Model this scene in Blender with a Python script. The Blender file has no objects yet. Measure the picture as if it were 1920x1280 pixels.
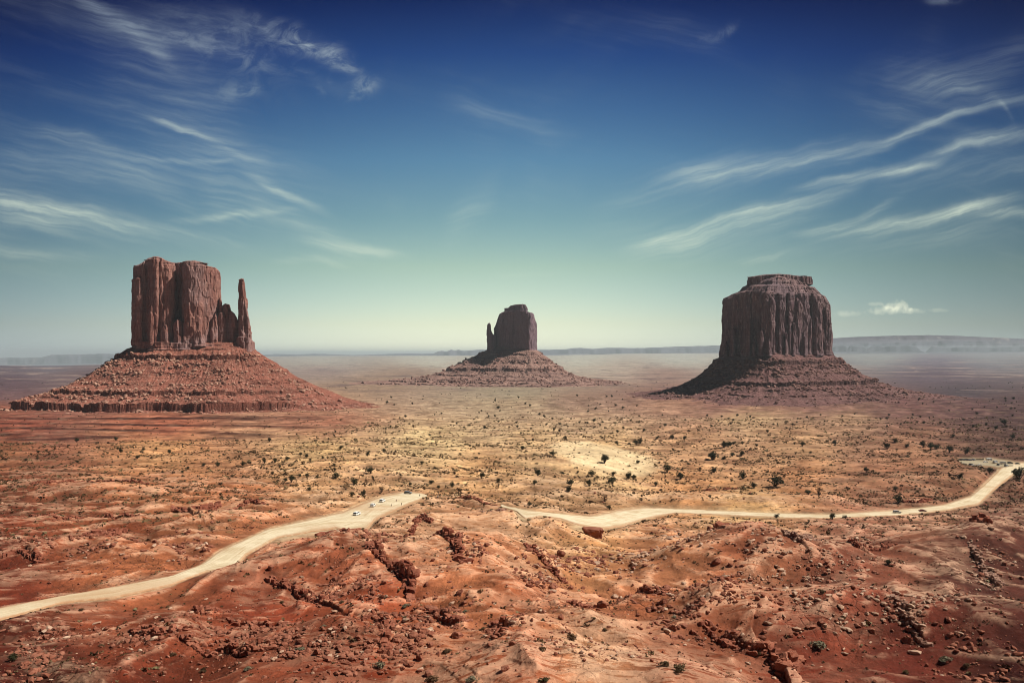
import bpy, bmesh, math, random
import numpy as np
from math import radians, pi, sin, cos
SC = bpy.context.scene
COL = SC.collection
RNG = np.random.default_rng(7)
random.seed(7)

# ------------------------------------------------------------------ camera
F = 1500.0            # focal length in pixels of a 1920 px wide frame
CX, HY = 960.0, 663.0 # vanishing point of the level view axis
cam_d = bpy.data.cameras.new('camera'); cam = bpy.data.objects.new('camera', cam_d); COL.objects.link(cam)
cam.rotation_euler = (pi/2, 0, 0); cam_d.sensor_width = 36; cam_d.lens = F/1920*36
cam_d.shift_y = (HY-640)/1920; cam_d.clip_start = 0.5; cam_d.clip_end = 250000
SC.camera = cam

# ------------------------------------------------------------------ sun, sky, exposure
SUN_AZ, SUN_EL = 91.0, 51.0      # azimuth measured from the view axis towards the right
SC.view_settings.view_transform = 'Standard'; SC.view_settings.look = 'None'
SC.view_settings.gamma = 1; SC.view_settings.use_curve_mapping = False
EXPO = 0.5
SC.cycles.use_denoising = True; SC.cycles.filter_width = 1.0
SC.view_settings.exposure = EXPO
sd = bpy.data.lights.new('sun', 'SUN'); sd.energy = 4.6; sd.angle = radians(0.5); sd.color = (1, .95, .86)
so = bpy.data.objects.new('sun', sd); COL.objects.link(so)
so.rotation_euler = (radians(90-SUN_EL), 0, radians(180-SUN_AZ))

class NB:
    """small node builder"""
    def __init__(s, tree): s.t = tree
    def n(s, typ, **kw):
        nd = s.t.nodes.new(typ)
        for k, v in kw.items(): setattr(nd, k, v)
        return nd
    def put(s, sock, v):
        if hasattr(v, 'is_output'): s.t.links.new(v, sock)
        elif v is not None: sock.default_value = v
    def m(s, op, a, b=None, c=None, clamp=False):
        nd = s.n('ShaderNodeMath', operation=op, use_clamp=clamp)
        for i, v in enumerate((a, b, c)):
            if v is not None: s.put(nd.inputs[i], v)
        return nd.outputs[0]
    def mix(s, f, a, b, blend='MIX'):
        nd = s.n('ShaderNodeMix', data_type='RGBA', blend_type=blend, clamp_factor=True)
        s.put(nd.inputs[0], f)
        for i, v in ((6, a), (7, b)):
            s.put(nd.inputs[i], v if hasattr(v, 'is_output') else (*v, 1) if len(v) == 3 else v)
        return nd.outputs[2]
    def ramp(s, f, pts, mode='LINEAR'):
        nd = s.n('ShaderNodeValToRGB'); cr = nd.color_ramp; cr.interpolation = mode
        while len(cr.elements) < len(pts): cr.elements.new(0.5)
        for e, (p, c) in zip(cr.elements, pts):
            e.position = p; e.color = (c, c, c, 1) if not hasattr(c, '__len__') else (*c, 1)
        s.put(nd.inputs[0], f); return nd.outputs[0]
    def noise(s, vec, scale, detail=4, rough=.55, dist=0.0):
        nd = s.n('ShaderNodeTexNoise'); s.put(nd.inputs['Vector'], vec)
        nd.inputs['Scale'].default_value = scale; nd.inputs['Detail'].default_value = detail
        nd.inputs['Roughness'].default_value = rough; nd.inputs['Distortion'].default_value = dist
        return nd.outputs[0]
    def voro(s, vec, scale, feature='F1', rnd=1.0):
        nd = s.n('ShaderNodeTexVoronoi', feature=feature); s.put(nd.inputs['Vector'], vec)
        nd.inputs['Scale'].default_value = scale; nd.inputs['Randomness'].default_value = rnd
        return nd
    def scale(s, vec, v, loc=(0, 0, 0), rot=(0, 0, 0)):
        nd = s.n('ShaderNodeMapping'); s.put(nd.inputs[0], vec)
        nd.inputs['Scale'].default_value = v; nd.inputs['Location'].default_value = loc; nd.inputs['Rotation'].default_value = rot
        return nd.outputs[0]
    def sstep(s, v, lo, hi, a=0.0, b=1.0):
        nd = s.n('ShaderNodeMapRange', interpolation_type='SMOOTHSTEP'); s.put(nd.inputs[0], v)
        for i, x in zip((1, 2, 3, 4), (lo, hi, a, b)): nd.inputs[i].default_value = x
        return nd.outputs[0]

def lin(c):
    return tuple(((x/255)/12.92 if x/255 <= .04045 else ((x/255+.055)/1.055)**2.4) for x in c)

W = bpy.data.worlds.new('World'); SC.world = W; W.use_nodes = True
def build_sky():
    B = NB(W.node_tree); t = W.node_tree
    bg = t.nodes['Background']; bg.inputs[1].default_value = 0.1
    sk = B.n('ShaderNodeTexSky', sky_type='NISHITA', sun_disc=False)
    sk.sun_elevation = radians(SUN_EL); sk.sun_rotation = radians(SUN_AZ); sk.altitude = 1700
    d = B.n('ShaderNodeTexCoord').outputs['Generated']
    sp = B.n('ShaderNodeSeparateXYZ'); B.put(sp.inputs[0], d)
    x, y, z = sp.outputs
    h = B.m('SQRT', B.m('ADD', B.m('MULTIPLY', x, x), B.m('MULTIPLY', y, y)))
    ys = B.m('MAXIMUM', y, 0.12)
    u = B.m('DIVIDE', x, ys); v = B.m('DIVIDE', z, ys)
    # deep polarised blue overhead, pale warm green towards the horizon: a tint on the physical sky, darkened above the view to cut the fill
    rows = [663, 650, 608, 500, 408, 300, 208, 100, 5]
    nis = [(.624,.600,.463),(.639,.631,.49),(.57,.66,.61),(.353,.502,.643),(.262,.394,.576),(.204,.318,.51),(.172,.274,.459),(.149,.243,.416),(.137,.22,.388)]
    tgt = [(255,255,222),(255,255,222),(240,246,214),(178,207,190),(131,171,180),(97,143,176),(70,112,158),(38,75,134),(17,43,99)]
    gain = 2**EXPO; pts = []
    for r, n_, c in zip(rows, nis, tgt):
        e = max(0, (HY-r)/F)/.6
        pts.append((e, tuple(q/gain/a/2.2 for q, a in zip(lin(c), n_))))
    pts.append((1.0, tuple(q*.5 for q in pts[-1][1])))  # sky above the view darkened to cut the fill and deepen shadows
    el = B.m('DIVIDE', B.m('MULTIPLY', B.m('DIVIDE', z, B.m('MAXIMUM', h, .05)), 1.0), .6)
    el = B.m('MULTIPLY', B.m('DIVIDE', z, ys), 1/.6, clamp=True)
    tint = B.ramp(el, pts)
    cz = B.n('ShaderNodeCombineXYZ')
    for i, q in enumerate((x, y, B.m('MAXIMUM', z, .004))): B.put(cz.inputs[i], q)
    B.put(sk.inputs[0], cz.outputs[0])
    base = B.mix(1.0, sk.outputs[0], tint, 'MULTIPLY')
    base = B.mix(1.0, base, (2.2, 2.2, 2.2), 'MULTIPLY')
    # the sky darkens away from the bright middle of the view, a little more on the left than on the right
    au = B.m('MINIMUM', B.m('ABSOLUTE', B.m('SUBTRACT', u, -.03)), .8)
    fall = B.m('POWER', B.m('DIVIDE', au, .64), 2.1)
    side = B.sstep(u, -.3, .3)
    chans = []
    for kl, kr in ((1.9, 2.5), (1.5, 2.0), (.85, 1.35)):
        k = B.m('ADD', B.m('MULTIPLY', side, kr-kl), kl)
        chans.append(B.m('DIVIDE', 1.0, B.m('ADD', 1.0, B.m('MULTIPLY', fall, k))))
    cb = B.n('ShaderNodeCombineXYZ')
    for i, c in enumerate(chans): B.put(cb.inputs[i], c)
    base = B.mix(1.0, base, cb.outputs[0], 'MULTIPLY')
    # cirrus: soft bands along curves in sky direction, broken into filaments by stretched noise
    uv = B.n('ShaderNodeCombineXYZ'); B.put(uv.inputs[0], u); B.put(uv.inputs[1], v)
    uv = uv.outputs[0]
    warp = B.m('SUBTRACT', B.noise(uv, 5, 3), .5)
    warp2 = B.m('SUBTRACT', B.noise(uv, 22, 3), .5)
    vw = B.m('ADD', v, B.m('ADD', B.m('MULTIPLY', warp, .028), B.m('MULTIPLY', warp2, .013)))
    def fil(rot, sx, sy, lo, hi, off):
        c = B.n('ShaderNodeCombineXYZ'); B.put(c.inputs[0], u); B.put(c.inputs[1], vw)
        return B.sstep(B.noise(B.scale(B.scale(c.outputs[0], (1, 1, 1), rot=(0, 0, rot)), (sx, sy, 1), loc=(off, off, 0)), 1, 7, .62, .15), lo, hi)
    fl = B.m('MULTIPLY', fil(radians(16), 2.2, 22, .34, .66, 3.1), B.m('MULTIPLY_ADD', fil(radians(12), 7, 110, .34, .66, 5.7), .7, .38))
    fr = B.m('MULTIPLY', fil(radians(-18), 2.2, 24, .33, .64, 8.2), B.m('MULTIPLY_ADD', fil(radians(-15), 7, 120, .34, .66, 1.4), .8, .30))
    puff = B.m('MULTIPLY', B.sstep(B.noise(B.scale(uv, (1, 1.6, 1), rot=(0, 0, radians(12))), 26, 8, .66, .9), .40, .66), B.m('MULTIPLY_ADD', fil(radians(14), 8, 60, .3, .7, 2.2), .6, .4))
    wisps = [ # (px,row) start, mid, end, half width px, strength, texture
        ((-80,350),(190,412),(480,474),24,.85,'l'), ((-60,405),(160,425),(360,452),26,.34,'l'), ((265,210),(345,240),(450,285),12,.62,'l'), ((300,205),(400,262),(520,320),40,.22,'l'),
        ((455,322),(530,360),(620,396),12,.55,'l'), ((-20,270),(140,300),(330,345),52,.36,'l'), ((250,300),(370,302),(500,298),8,.34,'l'), ((60,240),(160,262),(230,300),30,.2,'l'),
        ((300,425),(420,406),(560,388),11,.42,'l'), ((510,487),(580,487),(660,498),12,.5,'l'), ((560,445),(650,460),(760,474),14,.36,'l'), ((430,350),(560,420),(700,470),40,.16,'l'),
        ((120,-20),(220,36),(330,120),30,.44,'l'), ((-40,465),(90,482),(200,492),14,.3,'l'), ((150,120),(300,150),(460,215),70,.26,'l'), ((200,230),(420,300),(640,350),80,.15,'l'),
        ((180,30),(330,50),(520,70),60,.34,'l'), ((430,46),(540,66),(670,120),34,.55,'p'), ((520,86),(620,112),(700,165),28,.62,'p'), ((560,130),(630,172),(720,152),24,.5,'p'),
        ((400,172),(450,172),(495,160),24,.36,'p'), ((230,60),(420,90),(560,150),70,.30,'p'), ((1310,75),(1350,70),(1385,46),18,.34,'p'), ((1730,2),(1770,6),(1810,2),10,.4,'p'),
        ((1170,455),(1320,428),(1500,380),17,.85,'r'), ((1360,414),(1500,385),(1620,346),13,.7,'r'), ((1220,330),(1480,308),(1660,258),26,.55,'r'), ((1180,470),(1340,440),(1560,400),40,.26,'r'),
        ((1590,295),(1720,240),(1890,190),12,.55,'r'), ((1480,355),(1640,325),(1770,308),12,.80,'r'), ((1690,318),(1800,280),(2010,240),12,.55,'r'), ((1650,350),(1800,315),(1990,300),34,.26,'r'),
        ((1490,443),(1620,405),(1690,368),10,.5,'r'), ((1560,445),(1720,415),(1920,366),16,.75,'r'), ((1770,400),(1860,395),(1980,402),14,.36,'r'), ((1500,460),(1680,440),(1900,420),36,.18,'r'),
        ((1160,476),(1280,452),(1360,438),16,.32,'r'), ((1380,492),(1470,480),(1540,468),9,.25,'r'), ((830,430),(890,390),(940,345),46,.20,'r'), ((1100,420),(1250,370),(1420,310),60,.16,'r'),
        ((850,190),(960,220),(1060,234),28,.18,'l'), ((1640,130),(1800,150),(1980,50),44,.2,'r'), ((1690,160),(1860,180),(1980,190),22,.3,'r'), ((1760,270),(1870,255),(1980,262),14,.3,'r'), ((1840,190),(1880,196),(1900,230),10,.3,'r'),
        ((1550,588),(1580,590),(1608,592),7,.22,'p'),
        ((920,522),(980,518),(1050,508),6,.2,'r')]
    tex = {'l': fl, 'r': fr, 'p': puff}
    acc = None
    for a, mid, b, wpx, st, tx in wisps:
        u0, u1, u2 = [(p[0]-CX)/F for p in (a, mid, b)]; v0, v1, v2 = [(HY-p[1])/F for p in (a, mid, b)]
        q, l, c0 = np.polyfit([u0, u1, u2], [v0, v1, v2], 2)
        uc, hl = (u0+u2)/2, abs(u2-u0)/2
        curve = B.m('MULTIPLY_ADD', B.m('MULTIPLY_ADD', u, float(q), float(l)), u, float(c0))
        dv = B.m('MULTIPLY', B.m('SUBTRACT', vw, curve), F/(wpx*(.62 if tx != 'r' else .82)))
        du = B.m('MULTIPLY', B.m('SUBTRACT', u, float(uc)), float(1/(hl*.85)))
        du2 = B.m('MULTIPLY', du, du); e = B.m('ADD', B.m('MULTIPLY', dv, dv), B.m('MULTIPLY', du2, du2))
        w_ = B.m('POWER', 2.718, B.m('MULTIPLY', e, -1.0))
        w_ = B.m('MULTIPLY', w_, B.m('MULTIPLY', B.m('MULTIPLY_ADD', tex[tx], .9, .10), st*(.78 if tx != 'r' else .66)))
        acc = w_ if acc is None else B.m('ADD', acc, w_)
    veil = B.m('MULTIPLY', B.m('MULTIPLY', B.sstep(B.noise(uv, 2.3, 4, .6, .6), .45, .8), B.sstep(v, .05, .2)), B.m('MULTIPLY', fl, .24))
    acc = B.m('ADD', acc, veil)
    # the small cumulus right of the big butte
    for cx, cy, wx, wy, st in ((1680,574,22,11,.75), (1668,582,42,8,.6), (1640,570,16,4,.35), (1712,584,22,6,.4), (1760,582,18,4,.25), (1585,588,26,7,.3)):
        du = B.m('MULTIPLY', B.m('SUBTRACT', u, (cx-CX)/F), F/wx); dv = B.m('MULTIPLY', B.m('SUBTRACT', v, (HY-cy)/F), F/wy)
        e = B.m('ADD', B.m('ADD', B.m('MULTIPLY', du, du), B.m('MULTIPLY', dv, dv)), B.m('MULTIPLY', B.m('SUBTRACT', B.noise(uv, 75, 4, .6), .5), 5.0))
        acc = B.m('ADD', acc, B.m('MULTIPLY', B.sstep(e, 1.5, -.5), st*.6))
    acc = B.m('MINIMUM', acc, .85)
    cl = B.ramp(el, [(0, (.78/.1, .76/.1, .58/.1)), (.25, (.62/.1, .68/.1, .52/.1)), (.5, (.42/.1, .50/.1, .46/.1)), (.85, (.16/.1, .2/.1, .32/.1))])
    col = B.mix(acc, base, cl)
    # overhead and behind the view the same tinted sky, darkened to weaken its fill
    B.put(bg.inputs[0], col)
    W.cycles.sampling_method = 'MANUAL'; W.cycles.sample_map_resolution = 512
build_sky()

# ------------------------------------------------------------------ helpers
def perlin(x, y, seed=0):
    x = np.asarray(x, dtype=np.float64); y = np.asarray(y, dtype=np.float64)
    xi = np.floor(x).astype(np.int64); yi = np.floor(y).astype(np.int64)
    xf = x-xi; yf = y-yi
    def g(ix, iy, dx, dy):
        h = (ix*374761393 + iy*668265263 + seed*1442695041) & 0xffffffff
        h = ((h ^ (h >> 13))*1274126177) & 0xffffffff
        h = (h ^ (h >> 16)) & 255
        return _GX[h]*dx + _GY[h]*dy
    sx = xf*xf*xf*(xf*(xf*6-15)+10); sy = yf*yf*yf*(yf*(yf*6-15)+10)
    a = g(xi, yi, xf, yf); b = g(xi+1, yi, xf-1, yf); c = g(xi, yi+1, xf, yf-1); d_ = g(xi+1, yi+1, xf-1, yf-1)
    return ((a+(b-a)*sx) + ((c+(d_-c)*sx)-(a+(b-a)*sx))*sy)*1.5
_ang = np.arange(256)*2*pi/256
_GX, _GY = np.cos(_ang*97), np.sin(_ang*97)
def fbm(x, y, oct=4, seed=0, gain=.5, lac=2.03):
    s = 0; a = 1; t = 0
    for i in range(oct):
        s = s + a*perlin(x, y, seed+i*17); t += a; a *= gain; x = x*lac+13.7; y = y*lac-7.1
    return s/t
def ridged(x, y, oct=4, seed=0, gain=.5):
    s = 0; a = 1; t = 0
    for i in range(oct):
        s = s + a*(1-np.abs(perlin(x, y, seed+i*31))*1.6); t += a; a *= gain; x = x*2.1+5.3; y = y*2.1+9.1
    return s/t
def cells(x, y, seed=0):
    """block pattern: random value of the nearest cell, and distance to the border between cells"""
    xi = np.floor(x).astype(np.int64); yi = np.floor(y).astype(np.int64); b1 = np.full(x.shape, 9.0); b2 = np.full(x.shape, 9.0); v = np.zeros(x.shape)
    for i in (-1, 0, 1):
        for j in (-1, 0, 1):
            h = ((xi+i)*374761393+(yi+j)*668265263+seed*1442695041) & 0xffffffff; h = ((h ^ (h >> 13))*1274126177) & 0xffffffff; h = h ^ (h >> 16)
            d_ = np.hypot(xi+i+(h & 255)/255-x, yi+j+((h >> 8) & 255)/255-y); r_ = ((h >> 16) & 255)/255.0; c = d_ < b1
            b2 = np.where(c, b1, np.minimum(b2, d_)); v = np.where(c, r_, v); b1 = np.where(c, d_, b1)
    return v, b2-b1
def sm(x): x = np.clip(x, 0, 1); return x*x*(3-2*x)
def np_mesh(name, V, Fs, smooth=False, attrs=None, mats=None, mat_idx=None):
    """V (n,3); Fs: list of int arrays (m,k)"""
    if not isinstance(Fs, (list, tuple)): Fs = [Fs]
    Fs = [f for f in Fs if len(f)]
    me = bpy.data.meshes.new(name); V = np.ascontiguousarray(V, dtype=np.float32)
    me.vertices.add(len(V)); me.vertices.foreach_set('co', V.ravel())
    loops = np.concatenate([f.ravel() for f in Fs]).astype(np.int32)
    cnt = np.concatenate([np.full(len(f), f.shape[1]) for f in Fs]); st = np.concatenate([[0], np.cumsum(cnt)[:-1]]).astype(np.int32)
    me.loops.add(len(loops)); me.loops.foreach_set('vertex_index', loops)
    me.polygons.add(len(cnt)); me.polygons.foreach_set('loop_start', st)
    if mat_idx is not None: me.polygons.foreach_set('material_index', mat_idx.astype(np.int32))
    me.update(calc_edges=True)
    me.polygons.foreach_set('use_smooth', np.full(len(cnt), smooth))
    for k, a in (attrs or {}).items():
        if a.ndim == 1:
            at = me.attributes.new(k, 'FLOAT', 'POINT'); at.data.foreach_set('value', a.astype(np.float32))
        else:
            at = me.attributes.new(k, 'FLOAT_COLOR', 'POINT')
            at.data.foreach_set('color', np.concatenate([a, np.ones((len(a), 1))], 1).astype(np.float32).ravel())
    for m_ in (mats or []): me.materials.append(m_)
    return me
def link(name, data, parent=None, loc=None, **props):
    o = bpy.data.objects.new(name, data); COL.objects.link(o)
    if parent is not None: o.parent = parent
    if loc is not None: o.location = loc
    for k, v in props.items(): o[k] = v
    return o
def thing(name, label, cat, loc=(0, 0, 0), rz=0, group=None):
    o = bpy.data.objects.new(name, None); COL.objects.link(o); o.location = loc; o.rotation_euler = (0, 0, rz)
    o.empty_display_size = .5
    o['label'] = label; o['category'] = cat
    if group: o['group'] = group
    return o
def grid_faces(nr, nc, wrap=False):
    r = np.arange(nr-1)[:, None]; c = np.arange(nc if wrap else nc-1)[None, :]
    c2 = (c+1) % nc
    a = r*nc+c; b = r*nc+c2; d_ = (r+1)*nc+c; e = (r+1)*nc+c2
    return np.stack([a, b, e, d_], -1).reshape(-1, 4)
def mat_simple(name, col, rough=.6, spec=.3, metal=0):
    m_ = bpy.data.materials.new(name); m_.use_nodes = True; b = m_.node_tree.nodes['Principled BSDF']
    B = NB(m_.node_tree)
    n_ = B.noise(B.n('ShaderNodeTexCoord').outputs['Object'], 3, 3)
    B.put(b.inputs['Base Color'], B.mix(n_, tuple(c*.88 for c in col), tuple(min(1, c*1.1) for c in col)))
    b.inputs['Roughness'].default_value = rough; b.inputs['Specular IOR Level'].default_value = spec; b.inputs['Metallic'].default_value = metal
    return m_

# ------------------------------------------------------------------ base profile of the land: for a bearing, which depth lies at which row
PROF = {
    0:    [(1280,118),(1200,148),(1150,174),(1100,208),(1050,250),(1000,305),(960,385),(900,545),(850,745),(825,955),(806,1060),(788,1180),(775,1290),(762,1480),(750,1880),(720,2950),(700,4500),(690,6300),(685,8000)],
    600:  [(1280,118),(1200,148),(1150,174),(1100,208),(1050,250),(1000,308),(960,388),(900,550),(850,750),(825,935),(804,1060),(786,1190),(777,1290),(765,1500),(750,1900),(720,2950),(700,4600),(685,8000),(676,12500),(668,24000)],
    960:  [(1280,120),(1200,150),(1150,178),(1100,213),(1050,256),(1000,316),(960,400),(900,580),(850,770),(800,1130),(770,1500),(750,1900),(720,2950),(700,4500),(685,7800),(675,12500),(667,22000)],
    1250: [(1280,120),(1200,155),(1150,188),(1100,230),(1050,290),(1000,385),(960,500),(900,680),(850,860),(800,1180),(770,1540),(750,1930),(720,2950),(700,4400),(680,8500),(668,15000),(662,22000)],
    1700: [(1280,120),(1200,155),(1150,188),(1100,232),(1050,295),(1000,395),(960,505),(900,660),(868,770),(850,860),(800,1170),(770,1520),(750,1900),(720,2900),(700,4300),(680,8000),(668,14000),(662,20000)],
    1920: [(1280,120),(1200,155),(1150,188),(1100,232),(1050,295),(1000,395),(960,505),(900,660),(868,770),(850,860),(800,1170),(770,1520),(750,1900),(720,2900),(700,4300),(680,8000),(667,14000),(661,20000)],
}
_ly = np.linspace(math.log(1.0), math.log(95000), 1500); _yy = np.exp(_ly)
_pc = np.array(sorted(PROF)); _tab = []
for k in sorted(PROF):
    ys_ = [1, 4, 12, 30, 60, 90] + [p[1] for p in PROF[k]]; zs_ = [-1.7, -3.2, -15, -29, -40, -45.5] + [-(p[0]-HY)/F*p[1] for p in PROF[k]]
    if k == 0: ys_ += [14000, 30000, 95000]; zs_ += [-(686.5-HY)/F*14000, -(687-HY)/F*30000, -(687-HY)/F*95000+500]
    else:      ys_ += [95000]; zs_ += [zs_[-1]-60]
    zt = np.interp(_ly, np.log(ys_), zs_)
    ker = np.hanning(31); ker /= ker.sum()
    zt = np.convolve(np.pad(zt, 15, mode='edge'), ker, 'valid'); _tab.append(zt)
_tab = np.array(_tab)
def zbase(px, y):
    t = (np.log(np.maximum(y, 1.0))-_ly[0])/(_ly[1]-_ly[0]); t = np.clip(t, 0, len(_ly)-1.001); i = t.astype(int); f = t-i
    px = np.clip(px, _pc[0], _pc[-1]); k = np.clip(np.searchsorted(_pc, px, 'right')-1, 0, len(_pc)-2); g = sm((px-_pc[k])/(_pc[k+1]-_pc[k]))
    a = _tab[k, i]*(1-f)+_tab[k, i+1]*f; b = _tab[k+1, i]*(1-f)+_tab[k+1, i+1]*f
    return a*(1-g)+b*g
_ipx = np.linspace(-320, 2240, 257); _irow = np.arange(668, 1302, 1.0)
_inv = np.zeros((len(_ipx), len(_irow))); _ya = _yy[(_yy > 50) & (_yy < 12000)]
for _i, _p in enumerate(_ipx):
    _rr = np.minimum.accumulate(HY-F*zbase(np.full(len(_ya), _p), _ya)/_ya); _inv[_i] = np.interp(-_irow, -_rr, np.log(_ya))
def y_at(px, row):
    """depth of the smooth land on the bearing px at the given row"""
    px = np.atleast_1d(np.asarray(px, float)); row = np.atleast_1d(np.asarray(row, float))
    a = np.clip((px-_ipx[0])/(_ipx[1]-_ipx[0]), 0, len(_ipx)-1.001); b = np.clip(row-_irow[0], 0, len(_irow)-1.001); i = a.astype(int); j = b.astype(int); fa = a-i; fb = b-j
    return np.exp((_inv[i, j]*(1-fa)+_inv[i+1, j]*fa)*(1-fb)+(_inv[i, j+1]*(1-fa)+_inv[i+1, j+1]*fa)*fb)
def P(px, row):
    y = y_at(px, row); return np.stack([(np.atleast_1d(px)-CX)/F*y, y], -1)

# ------------------------------------------------------------------ roads as outlines on the land (px, row)
R_LEFT_UP = [(-160,1166),(-60,1148),(0,1138),(108,1117),(216,1098),(323,1078),(380,1056),(412,1030),(449,1014),(503,990),(575,974),(640,959),(680,942),(716,929),(755,921),(790,924),(800,927)]
R_LEFT_LO = [(-160,1196),(-60,1174),(0,1161),(122,1128),(216,1120),(323,1095),(388,1070),(436,1070),(462,1040),(520,1008),(585,996),(630,990),(652,1000),(688,994),(702,975),(745,955),(770,944),(795,932),(800,930)]
R_LOBE = [(640,966),(665,960),(745,955),(700,972),(690,990),(668,1000),(645,1002),(652,985)]
R_LOBE2 = [(520,1003),(600,980),(650,975),(655,985),(600,1000),(550,1010),(500,1020)]
R_RIGHT_UP = [(940,945),(955,950),(1030,961),(1108,967),(1160,955),(1207,950),(1265,953),(1382,958),(1470,962),(1559,964),(1679,956),(1771,946),(1821,929),(1856,898),(1877,876),(1900,868),(1930,866),(2080,864)]
R_RIGHT_LO = [(940,950),(968,958),(985,972),(1010,967),(1050,971),(1085,984),(1129,992),(1165,987),(1196,977),(1228,967),(1265,961),(1382,966),(1470,970),(1559,971),(1679,966),(1771,957),(1835,945),(1863,919),(1891,897),(1906,884),(1935,881),(2080,879)]
R_DUST = [(1108,970),(1225,962),(1228,970),(1170,984),(1129,993),(1085,998),(1060,990)]
R_SPUR = [(965,956),(985,960),(992,985),(985,992),(972,985)]
R_LOT = [(1796,866),(1800,860),(1850,858),(1895,864),(1925,870),(1925,877),(1880,877),(1840,874),(1803,871)]
def poly_mask(polys, x0=-300, x1=2220, y0=650, y1=1300, step=1.0, blur=3):
    xs = np.arange(x0, x1, step); ys = np.arange(y0, y1, step); X, Y = np.meshgrid(xs, ys); M = np.zeros(X.shape, bool)
    for p in polys:
        p = np.array(p, float); ins = np.zeros(X.shape, bool)
        for (ax, ay), (bx, by) in zip(p, np.roll(p, -1, 0)):
            if ay == by: continue
            c = ((ay > Y) != (by > Y)) & (X < (bx-ax)*(Y-ay)/(by-ay)+ax); ins ^= c
        M |= ins
    m_ = M.astype(float)
    for _ in range(3):
        for ax in (0, 1):
            k = blur if ax == 0 else blur+2
            c = np.cumsum(np.pad(m_, [(k+1, k) if ax == 0 else (0, 0), (k+1, k) if ax == 1 else (0, 0)], mode='edge'), axis=ax)
            m_ = (c[2*k+1:] - c[:-2*k-1])/(2*k+1) if ax == 0 else (c[:, 2*k+1:]-c[:, :-2*k-1])/(2*k+1)
    def f(px, row):
        a = np.clip((px-x0)/step, 0, m_.shape[1]-1.001); b = np.clip((row-y0)/step, 0, m_.shape[0]-1.001)
        i = b.astype(int); j = a.astype(int); fa = a-j; fb = b-i
        return (m_[i, j]*(1-fa)+m_[i, j+1]*fa)*(1-fb)+(m_[i+1, j]*(1-fa)+m_[i+1, j+1]*fa)*fb
    return f
_roadpolys = [R_LEFT_UP+R_LEFT_LO[::-1], R_RIGHT_UP+R_RIGHT_LO[::-1], R_LOT]
_softpolys = [R_LOBE, R_LOBE2, R_DUST, R_SPUR]
MASK_ROAD = poly_mask(_roadpolys, blur=2); MASK_WIDE = poly_mask(_roadpolys, blur=9); MASK_SOFT = poly_mask(_softpolys, blur=4)

# ------------------------------------------------------------------ relief
# bumps: px, row of the foot, height m, half width across m, half width along m, turn deg, flatness
BUMPS = [
    (625,1052,9,20,26,-25), (560,1085,5,26,20,-30), (880,1062,10,26,34,0), (930,1130,7,14,30,-12), (1010,1200,6,18,24,-25), (1130,1290,7,26,18,0),
    (870,985,7,34,26,0), (800,955,3.5,26,18,0), (980,985,3,18,16,0), (1380,1045,10.5,22,30,-20), (1290,1060,6,26,28,0), (1460,1075,8,26,26,0), (1820,1050,12,40,26,10), (1920,1035,8,40,26,0),
    (1700,1060,5,40,24,0), (1590,1080,5,34,22,-15), (1340,1165,7,24,18,0), (1500,1200,4,22,16,-20), (1660,1180,5,30,20,-20), (1850,1200,7,30,20,-20),
    (104,1150,5,11,9,0), (400,1092,4,12,10,-20), (516,1035,4.5,16,14,-20), (250,1180,5,22,16,-20), (430,1210,5,22,14,-15), (60,1240,4,22,14,0), (600,1200,4,22,14,-25), (720,1230,3,18,12,-25),
    (330,985,5,60,30,0), (150,1040,6,40,26,0), (30,1020,5,40,30,0), (420,960,4,50,34,0), (230,930,6,90,50,0), (40,930,5,80,50,0),
    (820,872,9,130,70,0), (640,890,5,90,60,0), (1140,880,12,75,75,0), (1060,860,-3,60,60,0), (1300,945,8,90,40,0), (1480,850,7,120,70,0), (1450,905,4,60,50,0), (1700,880,7,140,90,0), (1780,905,5,80,40,0),
    (1000,880,-6,80,70,0), (1020,935,-6,60,40,0), (960,840,4,120,90,0), (1560,820,10,250,110,0), (1350,800,8,240,110,0), (1750,815,7,200,120,0), (420,840,6,180,90,0), (120,850,5,160,90,0),
    (1180,1100,4,20,16,-20), (1250,1180,4,18,14,-20), (780,1120,4,14,26,-15), (700,1090,4,12,22,-10),
    (1430,752,16,520,330,0), (1700,764,10,420,240,0),
]
_bw = []
for px, row, h_, rx, ry, rot in BUMPS:
    p = P(px, row)[0]; _bw.append((p[0], p[1], h_*(.95 if row > 1020 and px > 540 else .55 if row > 960 else .75), rx, ry, radians(rot)))
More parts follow.
